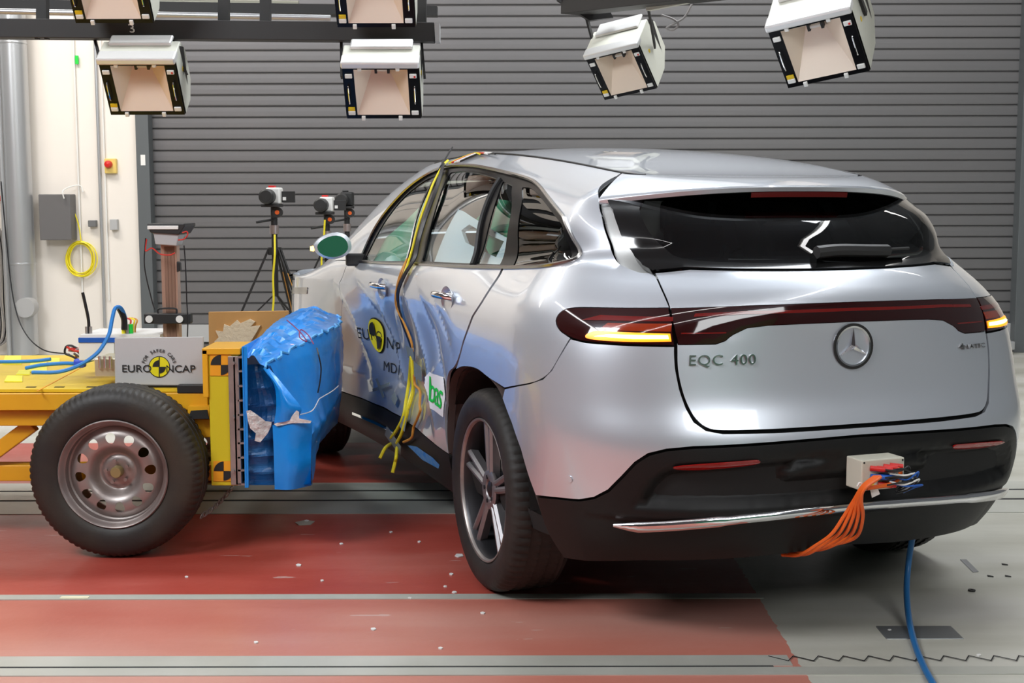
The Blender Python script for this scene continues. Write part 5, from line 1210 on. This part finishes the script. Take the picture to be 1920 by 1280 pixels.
o = MB().tube([atcar(x, y, -1.115) for x, y in ((1607, 912), (1612, 905), (1620, 912), (1618, 922))], .003, 6).build('cable_tie', M_white, jb, True); o.matrix_parent_inverse = tg.matrix_parent_inverse
for k in range(5):
    d = k * 1.0
    w1 = (0, 1.2, -.8, .9, -1.1)[k]
    pts = [atcar(1640 + 3 * k, 893, -1.125 - .0125 * k), atcar(1617 + k, 912 + k, -1.12 - .0125 * k), atcar(1601 + 3.5 * k, 938, -1.11 - .0115 * k), atcar(1582 + 9 * k, 968, -1.09 - .009 * k), atcar(1560 + 12.5 * k, 1000, -1.07 - .003 * k), atcar(1530 + 15 * k, 1022 - 2 * k, -1.02), atcar(1498 + 14 * k, 1040 - 4 * k + 2 * w1, -.95), atcar(1467 + 13 * k, 1040 - 3 * k, -.85)]
    loose('charging_cable', pts, .0058, M_co, 'orange cable in the bunch hanging from the junction box under the bumper', 'cable', 'orange cables under the rear bumper')
loose('charging_cable', [atcar(1668, 875, -1.10), atcar(1680, 877, -1.12), atcar(1688, 884, -1.13), atcar(1685, 897, -1.13), atcar(1668, 908, -1.13), atcar(1645, 912, -1.13), atcar(1625, 915, -1.13)], .0068, M_co, 'orange cable loop curling right of the junction box', 'cable')
loose('air_hose', [atz(1716, 985, .33), atz(1710, 1012, .26), atz(1704, 1050, .17), atz(1700, 1100, .09), atz(1703, 1150, .035), atz(1712, 1195, .012), atz(1728, 1240, .011), atz(1752, 1285, .011), atz(1790, 1340, .011)], .0105, M_cblue, 'blue hose dropping from under the bumper and trailing to the lower edge', 'hose', n=10)
# ---- bits on the floor
o = MB().lathe([(.006, .001), (.013, .001), (.0135, .006), (.006, .006)], 24, 'Z', atz(1822, 1108, 0), close=True).build('rubber_ring', M_rubber, None, True); tag(o, 'small black rubber ring lying on the concrete behind the car', 'ring')
def flat(name, loop, m, label, cat, z=.0035, group=None):
    P = [atz(x, y, 0) for x, y in loop]; n = len(P); V = [(p.x, p.y, .0005) for p in P] + [(p.x, p.y, z) for p in P]
    o = MB().add(V, [tuple(range(n)), tuple(range(n, 2 * n))[::-1]] + [(i, (i + 1) % n, n + (i + 1) % n, n + i) for i in range(n)]).build(name, m); return tag(o, label, cat, group)
flat('tape_strip', [(1800, 1049), (1812, 1049), (1835, 1072), (1824, 1073)], mat('strip_grey', (.22, .22, .22), .6), 'grey strip of tape on the concrete right of the blue hose', 'tape', .002)
for (x, y), lab in zip(((1884, 1058), (1857, 1080), (1890, 1080), (1769, 995)), ('black sliver on the concrete at the right, furthest right of the upper pair', 'short black sliver on the concrete above the rubber ring', 'short black sliver on the concrete near the right edge', 'black sliver on the concrete right below the bumper corner')):
    flat('plastic_sliver', [(x - 6, y - 1), (x + 5, y + 1), (x + 6, y + 2), (x - 5, y + 1)], M_black, lab, 'debris', .004, 'dark slivers on the concrete')
k = 0
for x, y in ((861, 1042), (1835, 1229), (575, 977), (733, 998), (786, 1016), (604, 1089), (846, 1077), (835, 1100), (852, 1111), (826, 1216), (700, 1180), (560, 1060), (640, 1020), (768, 1122), (1668, 1182), (905, 1150), (480, 1205), (350, 1082)):
    r = 2.2 + 1.6 * random.random() + (3 if (x, y) == (861, 1042) else 0); a0 = random.random() * 3
    flat('paint_chip', [(x + r * 1.5 * math.cos(a0 + q), y + r * .6 * math.sin(a0 + q)) for q in (0, 1.3, 2.4, 3.6, 5.0)], M_white, 'small white paint chip scattered on the floor beside the car', 'debris', .004, 'paint chips on the floor'); k += 1
o = MB().box(tuple(atz(112, 1122, .003)), tuple(atz(168, 1117, .006))).build('tape_strip', mat('pale_tape', (.75, .70, .50), .5)); tag(o, 'pale strip of tape stuck on the narrow floor rail at lower left', 'tape')
flat('floor_scrap', [(553, 980), (572, 976), (590, 978), (583, 984), (560, 985)], mat('scrap_grey', (.40, .36, .30), .7), 'grey beige scrap on the red floor below the barrier', 'debris')
# ---- things behind the trolley on the far floor
wpart(pbox(MB(), 1884, 640, 1904, 656, 12.1, .1), 'door_roller', M_galv, 'small pale metal fitting at the foot of the roller door, right of the car', 'fitting', bevel=.01)
